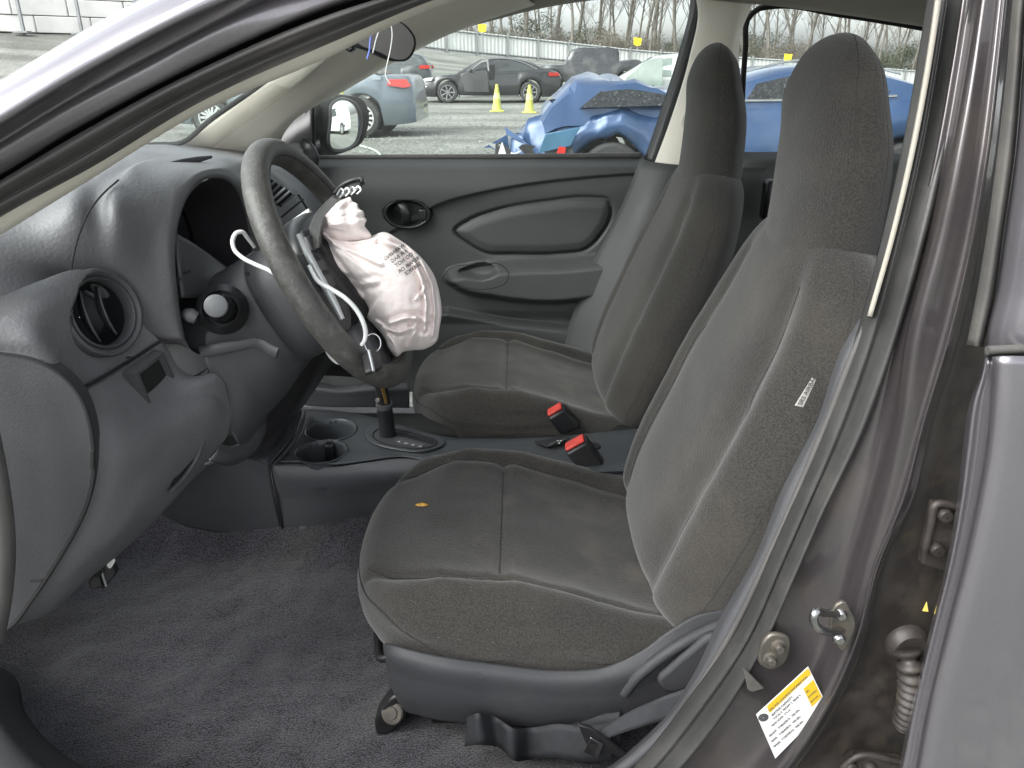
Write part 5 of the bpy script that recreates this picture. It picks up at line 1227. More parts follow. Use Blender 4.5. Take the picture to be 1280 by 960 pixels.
# small dry leaf on the cushion
lf = empty('dry_leaf', (0, 0, 0), None, label='tiny yellow dry leaf lying on the driver seat cushion', cat='leaf')
p = Pz(527, 620, .575)
lm = mat('dry_leaf', (.50, .28, .05), .6, var=.3, vscale=200)
zl = on_cushion(p[0], p[1]) + .0075
lo_ = [(p[0] + .010 * math.cos(t) * (1 + .15 * math.cos(2 * t)), p[1] + .0055 * math.sin(t), zl - .001) for t in np.arange(16) / 16 * 2 * math.pi]
bpy.data.objects.remove(lf)
lf = mesh('dry_leaf', lo_ + [(p[0], p[1], zl + .003)], [(i, (i + 1) % 16, 16) for i in range(16)], lm)
lf.modifiers.new('thick', 'SOLIDIFY').thickness = .0006
tag(lf, 'tiny yellow dry leaf lying on the driver seat cushion', 'leaf')
# ================================================================== the yard outside
def slope(y): return np.interp(y, [-300, 6, 14, 26, 36], [0, 0, -.05, -.17, -.17])
FPX_ = [(-700, -40, 50), (0, 30, 56), (300, 42, 62), (480, 56, 68), (560, 66, 72), (640, 73, 76), (785, 85, 82), (985, 96, 90), (1200, 112, 100), (1500, 128, 110), (1900, 140, 120)]
FB = np.array([P(*q) for q in FPX_])                            # foot of the yard fence
# ---- ground: one sheet, gentle slope, bank up to the fence, flat beyond
def ground_z(x, y):
    z0 = float(slope(y))
    if y > 36:
        k = x / y
        fy = np.interp(k, FB[:, 0] / FB[:, 1], FB[:, 1]); fz = np.interp(k, FB[:, 0] / FB[:, 1], FB[:, 2])
        t = min(1.0, (y - 36) / max(fy - 36, 1)); t = t * t * (3 - 2 * t)
        z0 = z0 * (1 - t) + fz * t
    return z0
gxs = np.concatenate([-np.geomspace(700, 60, 10), np.linspace(-55, 55, 90), np.geomspace(60, 700, 10)])
gys = np.concatenate([-np.geomspace(700, 12, 10), np.linspace(-10, 45, 100), np.linspace(46, 130, 50), np.geomspace(140, 900, 8)])
GX, GY = np.meshgrid(gxs, gys); GZ = np.zeros(GX.shape)
for i in range(len(gys)):
    for j in range(len(gxs)):
        GZ[i, j] = ground_z(GX[i, j], GY[i, j]) + .018 * mnoise.noise(Vector((GX[i, j] * .5, GY[i, j] * .5, 0))) + .03 * mnoise.noise(Vector((GX[i, j] * .08, GY[i, j] * .08, 3)))
gv = np.stack([GX, GY, GZ], -1).reshape(-1, 3)
gm = bpy.data.materials.new('yard_gravel'); gm.use_nodes = True
N = gm.node_tree.nodes; L = gm.node_tree.links; b = N['Principled BSDF']; b.inputs['Roughness'].default_value = .9
t = N.new('ShaderNodeTexCoord')
def nz(s, d=6, r=.6):
    n = N.new('ShaderNodeTexNoise'); n.inputs['Scale'].default_value = s; n.inputs['Detail'].default_value = d; n.inputs['Roughness'].default_value = r
    L.new(t.outputs['Object'], n.inputs['Vector']); return n
def ramp(src, p0, c0, p1, c1):
    r = N.new('ShaderNodeValToRGB'); r.color_ramp.elements[0].position = p0; r.color_ramp.elements[0].color = c0 + (1,)
    r.color_ramp.elements[1].position = p1; r.color_ramp.elements[1].color = c1 + (1,); L.new(src, r.inputs[0]); return r
mpn = N.new('ShaderNodeMapping'); mpn.inputs['Scale'].default_value = (.10, 1.0, 1.0); L.new(t.outputs['Object'], mpn.inputs[0])
trk = N.new('ShaderNodeTexNoise'); trk.inputs['Scale'].default_value = .55; trk.inputs['Detail'].default_value = 5; L.new(mpn.outputs[0], trk.inputs['Vector'])
base = ramp(nz(.35).outputs['Fac'], .3, (.16, .17, .15), .7, (.28, .29, .265))
stones = N.new('ShaderNodeTexVoronoi'); stones.inputs['Scale'].default_value = 26; L.new(t.outputs['Object'], stones.inputs['Vector'])
st2 = ramp(stones.outputs['Color'], .1, (.55, .55, .55), .9, (1.35, 1.35, 1.33))
mul = N.new('ShaderNodeMixRGB'); mul.blend_type = 'MULTIPLY'; mul.inputs[0].default_value = 1; L.new(base.outputs[0], mul.inputs[1]); L.new(st2.outputs[0], mul.inputs[2])
wet = ramp(trk.outputs['Fac'], .46, (1, 1, 1), .60, (.52, .52, .50))
mu2 = N.new('ShaderNodeMixRGB'); mu2.blend_type = 'MULTIPLY'; mu2.inputs[0].default_value = .8; L.new(mul.outputs[0], mu2.inputs[1]); L.new(wet.outputs[0], mu2.inputs[2])
L.new(mu2.outputs[0], b.inputs['Base Color'])
bp_ = N.new('ShaderNodeBump'); bp_.inputs['Strength'].default_value = .8; bp_.inputs['Distance'].default_value = .02; L.new(stones.outputs['Distance'], bp_.inputs['Height']); L.new(bp_.outputs[0], b.inputs['Normal'])
tag(mesh('ground', gv, gridfaces(len(gys), len(gxs)), gm), kind='structure')
# loose stones near enough to be told apart
sm_ = mat('yard_stone', (.28, .29, .27), .9, var=.35, vscale=2)
sv_, sf_ = [], []
rs = random.Random(3)
for i in range(5200):
    y = rs.uniform(9, 27) if i % 4 else rs.uniform(9, 14); x = rs.uniform(-.62, .62) * y; r = rs.uniform(.012, .04)
    z = ground_z(x, y) + r * .2; o_ = len(sv_)
    for q in ((1, 0, 0), (-.3, .9, 0), (-.4, -.9, 0), (.1, 0, .8)): sv_.append((x + q[0] * r * rs.uniform(.6, 1.2), y + q[1] * r * rs.uniform(.6, 1.2), z + q[2] * r))
    sf_ += [(o_, o_ + 1, o_ + 3), (o_ + 1, o_ + 2, o_ + 3), (o_ + 2, o_, o_ + 3)]
tag(mesh('gravel', sv_, sf_, sm_, None, False), 'pale loose gravel scattered over the yard', 'gravel', kind='stuff')

# ---- vehicles in the yard
TYRE = mat('tyre_rubber', (.030, .030, .030), .8, var=.2, vscale=30, dirt=(.16, .15, .13), dscale=6, damt=.6)
ALLOY = mat('alloy_rim', (.62, .63, .62), .35, metal=.5, var=.08, vscale=20)
DALLOY = mat('dark_alloy_rim', (.10, .10, .11), .35, metal=.7, var=.1)
CGLASS = mat('car_glass', (.035, .042, .042), .06, var=.1, spec=.8)
CGLASS_L = mat('car_glass_light', (.16, .20, .18), .08, var=.1, spec=.8)
TRIMB = mat('black_trim', (.02, .02, .021), .5, var=.2)
REDL = mat('tail_light_red', (.55, .03, .02), .2, var=.2, vscale=30, coat=.5)
CLEARL = mat('lamp_clear', (.65, .67, .67), .15, var=.15, vscale=30, coat=.6)
CHR = mat('chrome_line', (.7, .7, .7), .2, metal=1)
def paint(name, c, metal=.5): return mat(name, c, .35, metal=metal, var=.06, vscale=3, coat=.8, dirt=(.30, .29, .25), dscale=1.6, damt=.35)
def lmesh(name, v, f, m, e, smooth=True, sharp=35):
    o = mesh(name, v, f, m, None, smooth, sharp); fixn(o); o.parent = e; return o
def lprism(name, outline, d, m, e, bev=0):
    a = np.asarray(outline, float); n = len(a); v = np.vstack([a, a + np.asarray(d, float)])
    f = [tuple(range(n))[::-1], tuple(range(n, 2 * n))] + [(i, (i + 1) % n, n + (i + 1) % n, n + i) for i in range(n)]
    o = lmesh(name, v, f, m, e)
    if bev: bevel(o, bev)
    return o
def wheel_part(e, x, y, r, alloy, spokes=10, w=.21, side=-1):
    wt = lathe('wheel', [(r * .66, -w / 2), (r * .92, -w / 2), (r, -w * .36), (r, w * .36), (r * .92, w / 2), (r * .66, w / 2)], (x, y, r), (0, 1, 0), TYRE, None, 28); wt.parent = e
    ri = lathe('rim', [(r * .68, side * w * .5), (r * .66, side * w * .42), (r * .62, side * w * .30), (r * .60, side * w * .1), (.001, side * w * .05)], (x, y, r), (0, 1, 0), TRIMB, None, 28); ri.parent = wt
    rl = lathe('rim_lip', [(r * .70, side * w * .47), (r * .70, side * w * .53), (r * .64, side * w * .53), (r * .63, side * w * .40)], (x, y, r), (0, 1, 0), alloy, None, 28); rl.parent = wt
    hb_ = lathe('hub', [(.001, side * w * .47), (r * .13, side * w * .47), (r * .15, side * w * .3)], (x, y, r), (0, 1, 0), alloy, None, 16); hb_.parent = wt
    for k in range(spokes):
        a = k / spokes * 2 * math.pi; c, s = math.cos(a), math.sin(a); t_ = r * .048
        q = [(x + c * r * .1 - s * t_, r + s * r * .1 + c * t_), (x + c * r * .1 + s * t_, r + s * r * .1 - c * t_), (x + c * r * .65 + s * t_ * 1.3, r + s * r * .65 - c * t_ * 1.3), (x + c * r * .65 - s * t_ * 1.3, r + s * r * .65 + c * t_ * 1.3)]
        y0_ = y + side * w * .47
        so = lprism('spoke', [(p[0], y0_, p[1]) for p in q], (0, -side * .025, 0), alloy, wt)
    return wt
def car_thing(name, label, loc, rotz, pm, Lx, half, belt_pts, roof_pts, wheels, r, windows, alloy=ALLOY, spokes=10, zb=.20, group=None, crumple=None, cat='car', glass=CGLASS, roof_in=.17, chrome=True):
    """front points to -x; near side is -y"""
    e = bpy.data.objects.new(name, None); col.objects.link(e); e.location = loc; e.rotation_euler = (0, 0, rotz); WORLD[e.name] = tuple(loc)
    tag(e, label, cat, group)
    bt = np.array(belt_pts, float)
    xs_ = np.linspace(bt[0, 0], bt[-1, 0], 90); zt = crs(np.c_[bt[:, 0], bt[:, 1]], 400); zt = np.interp(xs_, zt[:, 0], zt[:, 1])
    rings = []
    for x, z1 in zip(xs_, zt):
        f = (x - bt[0, 0]) / (bt[-1, 0] - bt[0, 0]); w = half * (1 - .20 * abs(2 * f - 1) ** 5 - .02)
        z0 = zb + .06 * abs(2 * f - 1) ** 8
        for wx in wheels:
            if abs(x - wx) < r * 1.16: z0 = max(z0, r + math.sqrt(max(0, (r * 1.16) ** 2 - (x - wx) ** 2)))
        z0 = min(z0, z1 - .05); h = z1 - z0
        prof = [(-w * .93, z0), (-w * .99, z0 + h * .12), (-w * 1.0, z0 + h * .45), (-w * .985, z0 + h * .68), (-w * .955, z0 + h * .80), (-w * .93, z0 + h * .95), (-w * .86, z1), (-w * .4, z1 + .015), (w * .4, z1 + .015), (w * .86, z1), (w * .93, z0 + h * .95), (w * .955, z0 + h * .8), (w * .985, z0 + h * .68), (w, z0 + h * .45), (w * .99, z0 + h * .12), (w * .93, z0)]
        rings.append(np.array([(x, a, c) for a, c in prof]))
    V = np.concatenate(rings)
    if crumple: V = crumple(V)
    n = len(rings[0]); f_ = gridfaces(len(rings), n, True) + [tuple(range(n))[::-1], tuple(range((len(rings) - 1) * n, len(rings) * n))]
    body = lmesh('body', V, f_, pm, e, True, None if crumple else 40)
    # dark wheel wells
    for wx in wheels:
        o = lathe('wheel_well', [(r * 1.17, -half * .9), (r * 1.17, half * .9)], (wx, 0, r), (0, 1, 0), TRIMB, None, 28); o.parent = e
        for s in (-1, 1): wheel_part(e, wx, s * (half - .12), r, alloy, spokes, side=s)
    rp = np.array(roof_pts, float)
    if len(rp):
        xr_ = np.linspace(rp[0, 0], rp[-1, 0], 40); zr = crs(rp, 300); zr = np.interp(xr_, zr[:, 0], zr[:, 1])
        zl = np.interp(xr_, xs_, zt)
        rings = []
        for x, z1, z0 in zip(xr_, zr, zl):
            z0 -= .06; h = max(z1 - z0, .012); wb_ = half * .90; k = min(1, h / .5); wt_ = wb_ - roof_in * k
            rings.append(np.array([(x, -wb_, z0), (x, -wb_ + (wb_ - wt_) * .45, z0 + h * .5), (x, -wt_ - .01, z0 + h * .88), (x, -wt_ + .05, z0 + h * .97), (x, -wt_ * .4, z1), (x, wt_ * .4, z1), (x, wt_ - .05, z0 + h * .97), (x, wt_ + .01, z0 + h * .88), (x, wb_ - (wb_ - wt_) * .45, z0 + h * .5), (x, wb_, z0)]))
        V = np.concatenate(rings); n = 10
        if crumple: V = crumple(V)
        lmesh('cabin', V, gridfaces(len(rings), n, True) + [tuple(range(n))[::-1], tuple(range((len(rings) - 1) * n, len(rings) * n))], pm, e, True, 40)
        def side_y(x, z):
            z0 = np.interp(x, xr_, zl) - .06; z1 = np.interp(x, xr_, zr); h = max(z1 - z0, .05); k = min(1, h / .5); wb_ = half * .90
            return np.interp((z - z0) / h, [0, .5, .88, 1], [wb_, wb_ - roof_in * k * .45, wb_ - roof_in * k + .01, wb_ - roof_in * k - .05])
        for s in (-1, 1):
            for wpoly in windows:
                q = [(x, s * (side_y(x, z) + .008), z) for x, z in wpoly]
                dp_ = .012
                if crumple and wpoly[0][0] < -.3: q = [(x, y + s * .085, z) for x, y, z in q]; dp_ = .12
                lprism('window', q, (0, -s * dp_, 0), glass, e)
        # windscreen and rear glass
        for a, b_, in ((0, 12), (-1, -11)):
            xa, xb = xr_[a], xr_[b_]; za, zb2 = zr[a] + .015, zr[b_]
            k = .80
            q = [(xa * .93 + xb * .07, -half * .74, np.interp(xa * .93 + xb * .07, xr_, zr) + .012), (xa * .12 + xb * .88, -half * .58, np.interp(xa * .12 + xb * .88, xr_, zr) + .012), (xa * .12 + xb * .88, half * .58, np.interp(xa * .12 + xb * .88, xr_, zr) + .012), (xa * .93 + xb * .07, half * .74, np.interp(xa * .93 + xb * .07, xr_, zr) + .012)]
            if crumple: q = [tuple(p) for p in crumple(np.array(q))]
            lprism('windscreen', q, (0, 0, .008), glass, e)
    return e
def bx(e, name, c, s, m, bev=.01):
    v = np.array([[x, y, z] for x in (-.5, .5) for y in (-.5, .5) for z in (-.5, .5)]) * np.array(s) + np.array(c)
    o = lmesh(name, v, [(0, 1, 3, 2), (4, 6, 7, 5), (0, 4, 5, 1), (2, 3, 7, 6), (0, 2, 6, 4), (1, 5, 7, 3)], m, e)
    if bev: bevel(o, bev)
    return o
def spot(px, y):
    p = P(px, 100, y); return (p[0], y, ground_z(p[0], y))
SED_BELT = [(-2.30, .55), (-2.25, .70), (-1.9, .80), (-1.2, .90), (-.95, .93), (0, .95), (.9, .97), (1.45, 1.02), (1.9, 1.03), (2.22, 1.00), (2.30, .85), (2.32, .55)]
SED_ROOF = [(-1.05, .92), (-.7, 1.13), (-.25, 1.38), (.2, 1.44), (.7, 1.43), (1.15, 1.30), (1.55, 1.10), (1.75, 1.02)]
SED_WIN = [[(-.72, .98), (-.30, 1.27), (.05, 1.36), (.18, 1.36), (.18, .99)], [(.26, .99), (.26, 1.36), (.70, 1.35), (1.00, 1.27), (1.02, 1.02)], [(1.08, 1.03), (1.06, 1.25), (1.28, 1.14), (1.36, 1.05)]]
# silver-blue sedan, tail towards us on the left
p0 = spot(463, 15.6)
c = car_thing('parked_car', 'silver blue sedan with white multi-spoke wheels, behind the door mirror', (p0[0] - 1.36, p0[1], p0[2]), R(-3), paint('silver_blue_paint', (.12, .152, .178), .35), 4.6, .89, SED_BELT, SED_ROOF, (-1.36, 1.36), .335, SED_WIN, ALLOY, 14)
for s in (-1, 1):
    lprism('tail_light', [(1.86, s * .875, .88), (1.90, s * .89, .98), (2.20, s * .80, .98), (2.27, s * .74, .86), (2.16, s * .86, .84)], (0, -s * .035, 0), REDL, c, .006)
    lprism('head_light', [(-2.22, s * .72, .60), (-2.20, s * .76, .72), (-1.85, s * .87, .78), (-1.80, s * .89, .70)], (0, -s * .03, 0), CLEARL, c, .006)
bx(c, 'rear_bumper', (2.22, 0, .42), (.16, 1.44, .20), paint('silver_blue_bumper', (.115, .145, .168), .3), .06)
# dark SUV beyond it
p0 = spot(516, 36)
SUVB = [(-2.1, .6), (-2.05, .85), (-1.7, .98), (-1.0, 1.05), (0, 1.08), (1.0, 1.12), (1.9, 1.15), (2.05, .95), (2.1, .55)]
SUVR = [(-1.1, 1.04), (-.7, 1.3), (-.3, 1.58), (.4, 1.66), (1.2, 1.62), (1.75, 1.48), (1.95, 1.2), (2.0, 1.12)]
SUVW = [[(-.7, 1.12), (-.3, 1.45), (.05, 1.54), (.05, 1.12)], [(.12, 1.12), (.12, 1.54), (.85, 1.54), (.9, 1.15)], [(.98, 1.16), (.95, 1.52), (1.45, 1.45), (1.6, 1.22)]]
c = car_thing('parked_car', 'dark grey hatchback with red tail light, partly hidden by the rear-view mirror', (p0[0] - 1.2, p0[1], p0[2]), R(0), paint('dark_teal_paint', (.045, .055, .06)), 4.2, .9, SUVB, SUVR, (-1.25, 1.25), .36, SUVW, ALLOY, 5)
for s in (-1, 1): lprism('tail_light', [(1.60, s * .86, 1.02), (1.62, s * .87, 1.16), (2.02, s * .80, 1.16), (2.06, s * .78, 1.02)], (0, -s * .04, 0), REDL, c, .006)
# black sedan with its door ajar
p0 = spot(611, 29.6)
BB = [(-2.45, .45), (-2.42, .62), (-2.2, .74), (-1.7, .86), (-1.1, .93), (0, .95), (1.0, .98), (1.7, 1.03), (2.2, 1.02), (2.40, .95), (2.45, .5)]
BR_ = [(-1.15, .92), (-.7, 1.16), (-.2, 1.39), (.35, 1.45), (.9, 1.42), (1.5, 1.27), (2.0, 1.08), (2.2, 1.02)]
BW_ = [[(-.70, 1.0), (-.25, 1.29), (.02, 1.36), (.06, 1.0)], [(.16, 1.0), (.16, 1.38), (.80, 1.36), (1.25, 1.22), (1.62, 1.08), (1.30, 1.03)]]
bk = mat('black_car_paint', (.012, .013, .015), .3, var=.1, coat=.8, dirt=(.08, .08, .075), dscale=1.6, damt=.3)
c = car_thing('parked_car', 'black fastback sedan with its front door ajar, between the cones and the fence', p0, R(2), bk, 4.9, .93, BB, BR_, (-1.42, 1.42), .345, BW_, mat('dusty_alloy', (.30, .30, .30), .4, metal=.5), 7, .18)
for s in (-1, 1):
    lprism('head_light', [(-2.36, s * .70, .66), (-2.30, s * .78, .76), (-1.90, s * .90, .82), (-1.95, s * .91, .72)], (0, -s * .03, 0), CLEARL, c, .006)
    lprism('tail_light', [(2.05, s * .88, .86), (2.05, s * .88, .98), (2.40, s * .76, .97), (2.43, s * .74, .86)], (0, -s * .03, 0), REDL, c, .006)
    for a, b_ in zip(BW_[1][1:4], BW_[1][2:5]): pass
tube_pts = [(-.75, -.80, 1.01), (-.28, -.73, 1.32), (.1, -.68, 1.41), (.8, -.70, 1.39), (1.28, -.76, 1.25), (1.66, -.80, 1.08)]
o = tube('chrome_line', tube_pts, .014, CHR, None, 6, 40); o.parent = c
o = tube('chrome_line', [(-2.46, -.5, .52), (-2.40, -.75, .50), (-2.1, -.93, .52)], .02, CHR, None, 6, 20); o.parent = c
dr = lprism('front_door', [(-.85, -.95, .35), (-.95, -.95, .92), (-.70, -.95, 1.02), (-.05, -1.25, 1.02), (.02, -1.25, .35)], (0, .05, 0), bk, c, .02)
lprism('door_frame', [(-.70, -.93, 1.02), (-.25, -1.05, 1.34), (-.02, -1.15, 1.38), (.02, -1.22, 1.02), (-.03, -1.22, 1.04), (-.06, -1.14, 1.33), (-.25, -1.06, 1.29), (-.62, -.96, 1.04)], (0, .03, 0), bk, c)
bx(c, 'door_opening', (.10, -.86, .75), (.20, .06, .95), TRIMB, .02)
bx(c, 'door_mirror', (-.62, -1.05, 1.04), (.10, .18, .12), bk, .03)
bx(c, 'sill_strip', (0, -.93, .22), (2.0, .02, .03), CHR, .004)
# grey pickup without its rear door
p0 = spot(735, 40)
PB = [(-2.6, .6), (-2.55, .95), (-2.1, 1.08), (-1.2, 1.14), (0, 1.15), (.6, 1.16), (.7, 1.16), (2.5, 1.14), (2.6, .7)]
PR = [(-1.15, 1.12), (-1.0, 1.45), (-.85, 1.74), (-.6, 1.84), (.4, 1.86), (1.1, 1.85), (1.28, 1.78), (1.34, 1.15)]
PW = [[(-.88, 1.22), (-.72, 1.66), (-.35, 1.72), (-.35, 1.22)], [(-.22, .75), (-.22, 1.73), (.14, 1.74), (.14, .75)], [(.55, .75), (.55, 1.74), (1.05, 1.72), (1.10, .75)]]
c = car_thing('pickup_truck', 'dark boxy pickup truck with missing doors in front of the fence', p0, R(0), paint('grey_truck_paint', (.05, .052, .056)), 5.2, .98, PB, PR, (-1.7, 1.7), .40, PW, DALLOY, 6, .38, cat='truck')
for s in (-1, 1):
    lprism('tail_light', [(2.48, s * .96, .85), (2.48, s * .96, 1.10), (2.60, s * .93, 1.10), (2.60, s * .93, .85)], (0, -s * .05, 0), REDL, c)
    lprism('head_light', [(-2.58, s * .80, .85), (-2.52, s * .88, 1.0), (-2.25, s * .96, 1.02), (-2.25, s * .96, .88)], (0, -s * .05, 0), CLEARL, c)
# pale sedan behind the blue wreck
p0 = spot(830, 19)
c = car_thing('parked_car', 'pale silver sedan half hidden behind the blue wreck', p0, R(-12), paint('pale_silver_paint', (.45, .47, .45), .3), 4.6, .88, SED_BELT, SED_ROOF, (-1.36, 1.36), .33, SED_WIN, ALLOY, 10, glass=CGLASS_L)
lprism('open_door', [(-.75, -1.0, .40), (-.78, -1.0, .95), (-.35, -1.15, 1.32), (.0, -1.35, 1.38), (.05, -1.40, .40)], (0, .05, 0), CGLASS_L, c, .01)
for s in (-1, 1): lprism('head_light', [(-2.22, s * .72, .60), (-2.20, s * .76, .72), (-1.85, s * .87, .78), (-1.80, s * .89, .70)], (0, -s * .03, 0), CLEARL, c, .006)
# blue wreck, crushed at the end next to the cones
p0 = spot(905, 8.0)
def crush(V):
    V = np.array(V, float)
    for i in range(len(V)):
        k = max(0.0, min(1.0, (-.30 - V[i, 0]) / .9))
        if k <= 0: continue
        q = Vector(V[i] * 2.3)
        d = Vector((mnoise.noise(q), mnoise.noise(q + Vector((7, 0, 0))), mnoise.noise(q + Vector((0, 9, 0))))) * .20 * k
        q2 = Vector(V[i] * 7); d += Vector((mnoise.noise(q2), mnoise.noise(q2 + Vector((4, 0, 0))), mnoise.noise(q2 + Vector((0, 3, 0))))) * .075 * k
        V[i] += np.array(d) * np.array([.9, .35, .8])
        V[i, 2] = max(V[i, 2], .18)
    return V
WB = [(-2.05, .30), (-2.00, .55), (-1.8, .70), (-1.5, .80), (-1.0, .84), (0, .88), (1.0, .92), (1.6, .96), (2.1, .94), (2.2, .5)]
WR = [(-1.70, .76), (-1.55, .93), (-1.36, 1.07), (-1.10, 1.09), (-.7, 1.02), (-.35, 1.00), (0, 1.10), (.35, 1.19), (.9, 1.19), (1.3, 1.12), (1.7, .98)]
WW = [[(-1.42, .87), (-1.25, 1.0), (-1.0, 1.02), (-.55, .96), (-.42, .90)], [(.02, .93), (.10, 1.06), (.42, 1.13), (.62, 1.13), (.62, .94)], [(.70, .95), (.70, 1.13), (1.05, 1.08), (1.25, 1.0)]]
blue = mat('blue_wreck_paint', (.022, .060, .150), .33, metal=.3, var=.12, vscale=3, coat=.7, dirt=(.20, .22, .24), dscale=1.6, damt=.25)
c = car_thing('wrecked_car', 'crushed blue coupe with torn open bumper, nearest the window', p0, R(0), blue, 4.2, .90, WB, WR, (-1.12, 1.45), .29, WW, mat('rusty_drum', (.10, .09, .08), .7), 3, .20, crumple=crush, roof_in=.14, glass=mat('wreck_glass', (.018, .020, .022), .12, var=.5, vscale=30, speck=((.16, .16, .16), 60, .62, .6)))
for i in range(16):                                              # torn pieces at the crushed end, each its own part
    rr = random.Random(i); x, y_, z = -1.95 + rr.uniform(-.25, .35), rr.uniform(-.9, -.55), rr.uniform(.22, .62)
    m_ = (TRIMB, blue, CLEARL, TRIMB, mat('torn_grey', (.35, .36, .36), .6))[i % 5]
    q = [(x + rr.uniform(-.16, .16), y_ + rr.uniform(-.05, .05), z + rr.uniform(-.12, .12)) for _ in range(5)]
    ctr = np.mean(q, 0); q.sort(key=lambda p: math.atan2(p[2] - ctr[2], p[0] - ctr[0]))
    lprism('torn_piece', q, (0, .02, 0), m_, c)
lprism('broken_lamp', [(-1.78, -.92, .50), (-1.72, -.92, .66), (-1.42, -.94, .72), (-1.50, -.94, .56)], (0, .03, 0), mat('broken_blue_lamp', (.05, .12, .19), .2), c, .005)
lprism('red_reflector', [(-1.62, -.945, .50), (-1.60, -.945, .56), (-1.54, -.945, .55), (-1.55, -.945, .49)], (0, .01, 0), REDL, c)
bx(c, 'bumper_shell', (-2.18, -.75, .12), (.34, .3, .16), mat('bumper_grey', (.18, .19, .20), .6), .03)
o = tube('window_line', [(-.02, -.80, .925), (.6, -.80, .935), (1.3, -.80, .965)], .012, CHR, None, 6, 20); o.parent = c
o = tube('roof_line', [(0, -.68, 1.155), (.35, -.66, 1.235), (.9, -.66, 1.235), (1.35, -.70, 1.14)], .010, CHR, None, 6, 20); o.parent = c
# white vans seen in the door mirror
vw = paint('white_van_paint', (.72, .73, .73), 0)
VB = [(-2.3, .5), (-2.25, .95), (-1.9, 1.05), (-1.5, 1.1), (0, 1.1), (2.2, 1.1), (2.35, .95), (2.4, .5)]
VR = [(-1.95, 1.05), (-1.3, 1.55), (-.9, 1.75), (0, 1.85), (1.8, 1.82), (2.25, 1.65), (2.35, 1.1)]
VW_ = [[(-1.35, 1.16), (-.95, 1.6), (-.5, 1.66), (-.5, 1.16)], [(-.4, 1.16), (-.4, 1.67), (.7, 1.68), (.7, 1.16)], [(.8, 1.16), (.8, 1.68), (1.9, 1.64), (2.0, 1.18)]]
for (x, y, rz, lb) in ((10.3, 8.2, 152, 'larger white van reflected in the door mirror'), (16.5, 13.6, 160, 'smaller white van reflected at the door mirror edge')):
    c = car_thing('parked_van', lb, (x, y, ground_z(x, y)), R(rz), vw, 4.7, .95, VB, VR, (-1.45, 1.45), .34, VW_, ALLOY, 9, .22, cat='van')
    for s in (-1, 1): lprism('head_light', [(-2.3, s * .7, .75), (-2.25, s * .8, .9), (-1.95, s * .93, .95), (-1.98, s * .94, .82)], (0, -s * .03, 0), CLEARL, c)
# ---- traffic cones
cone_m = mat('lime_cone', (.50, .53, .10), .6, var=.1, vscale=8, dirt=(.3, .3, .2), dscale=10, damt=.4)
def cone(px, y, label, h=.72):
    x, y, z = spot(px, y)
    e = bpy.data.objects.new('traffic_cone', None); col.objects.link(e); e.location = (x, y, z); WORLD[e.name] = (x, y, z); tag(e, label, 'cone', 'lime traffic cones in the yard')
    o = lathe('cone_body', [(.15, .03), (.135, .05), (.10, .3), (.06, .58), (.035, h), (.02, h + .01), (.001, h + .01)], (0, 0, 0), (0, 0, 1), cone_m, None, 24); o.parent = e
    bx(e, 'cone_base', (0, 0, .018), (.40, .40, .036), cone_m, .02)
    o = lathe('cone_collar', [(.092, .34), (.098, .34), (.075, .50), (.069, .50)], (0, 0, 0), (0, 0, 1), mat('cone_band', (.66, .70, .25), .5), None, 24); o.parent = e
cone(621, 23.5, 'lime traffic cone standing clear in front of the black sedan')
cone(662, 22.8, 'lime traffic cone beside the crushed blue coupe')
cone(426, 14.2, 'lime traffic cone half hidden behind the door mirror', .80)
tp = [P(448, 150, 12.9), P(462, 160, 12.4), P(480, 180, 10.6), P(486, 190, 10.0)]
tp = [(q[0], q[1], ground_z(q[0], q[1]) + .02) for q in tp]
tag(tube('ground_strap', tp, .012, mat('pale_green_strap', (.45, .62, .45), .6), None, 6, 30), 'pale green strap lying on the gravel by the sedan wheel', 'strap')
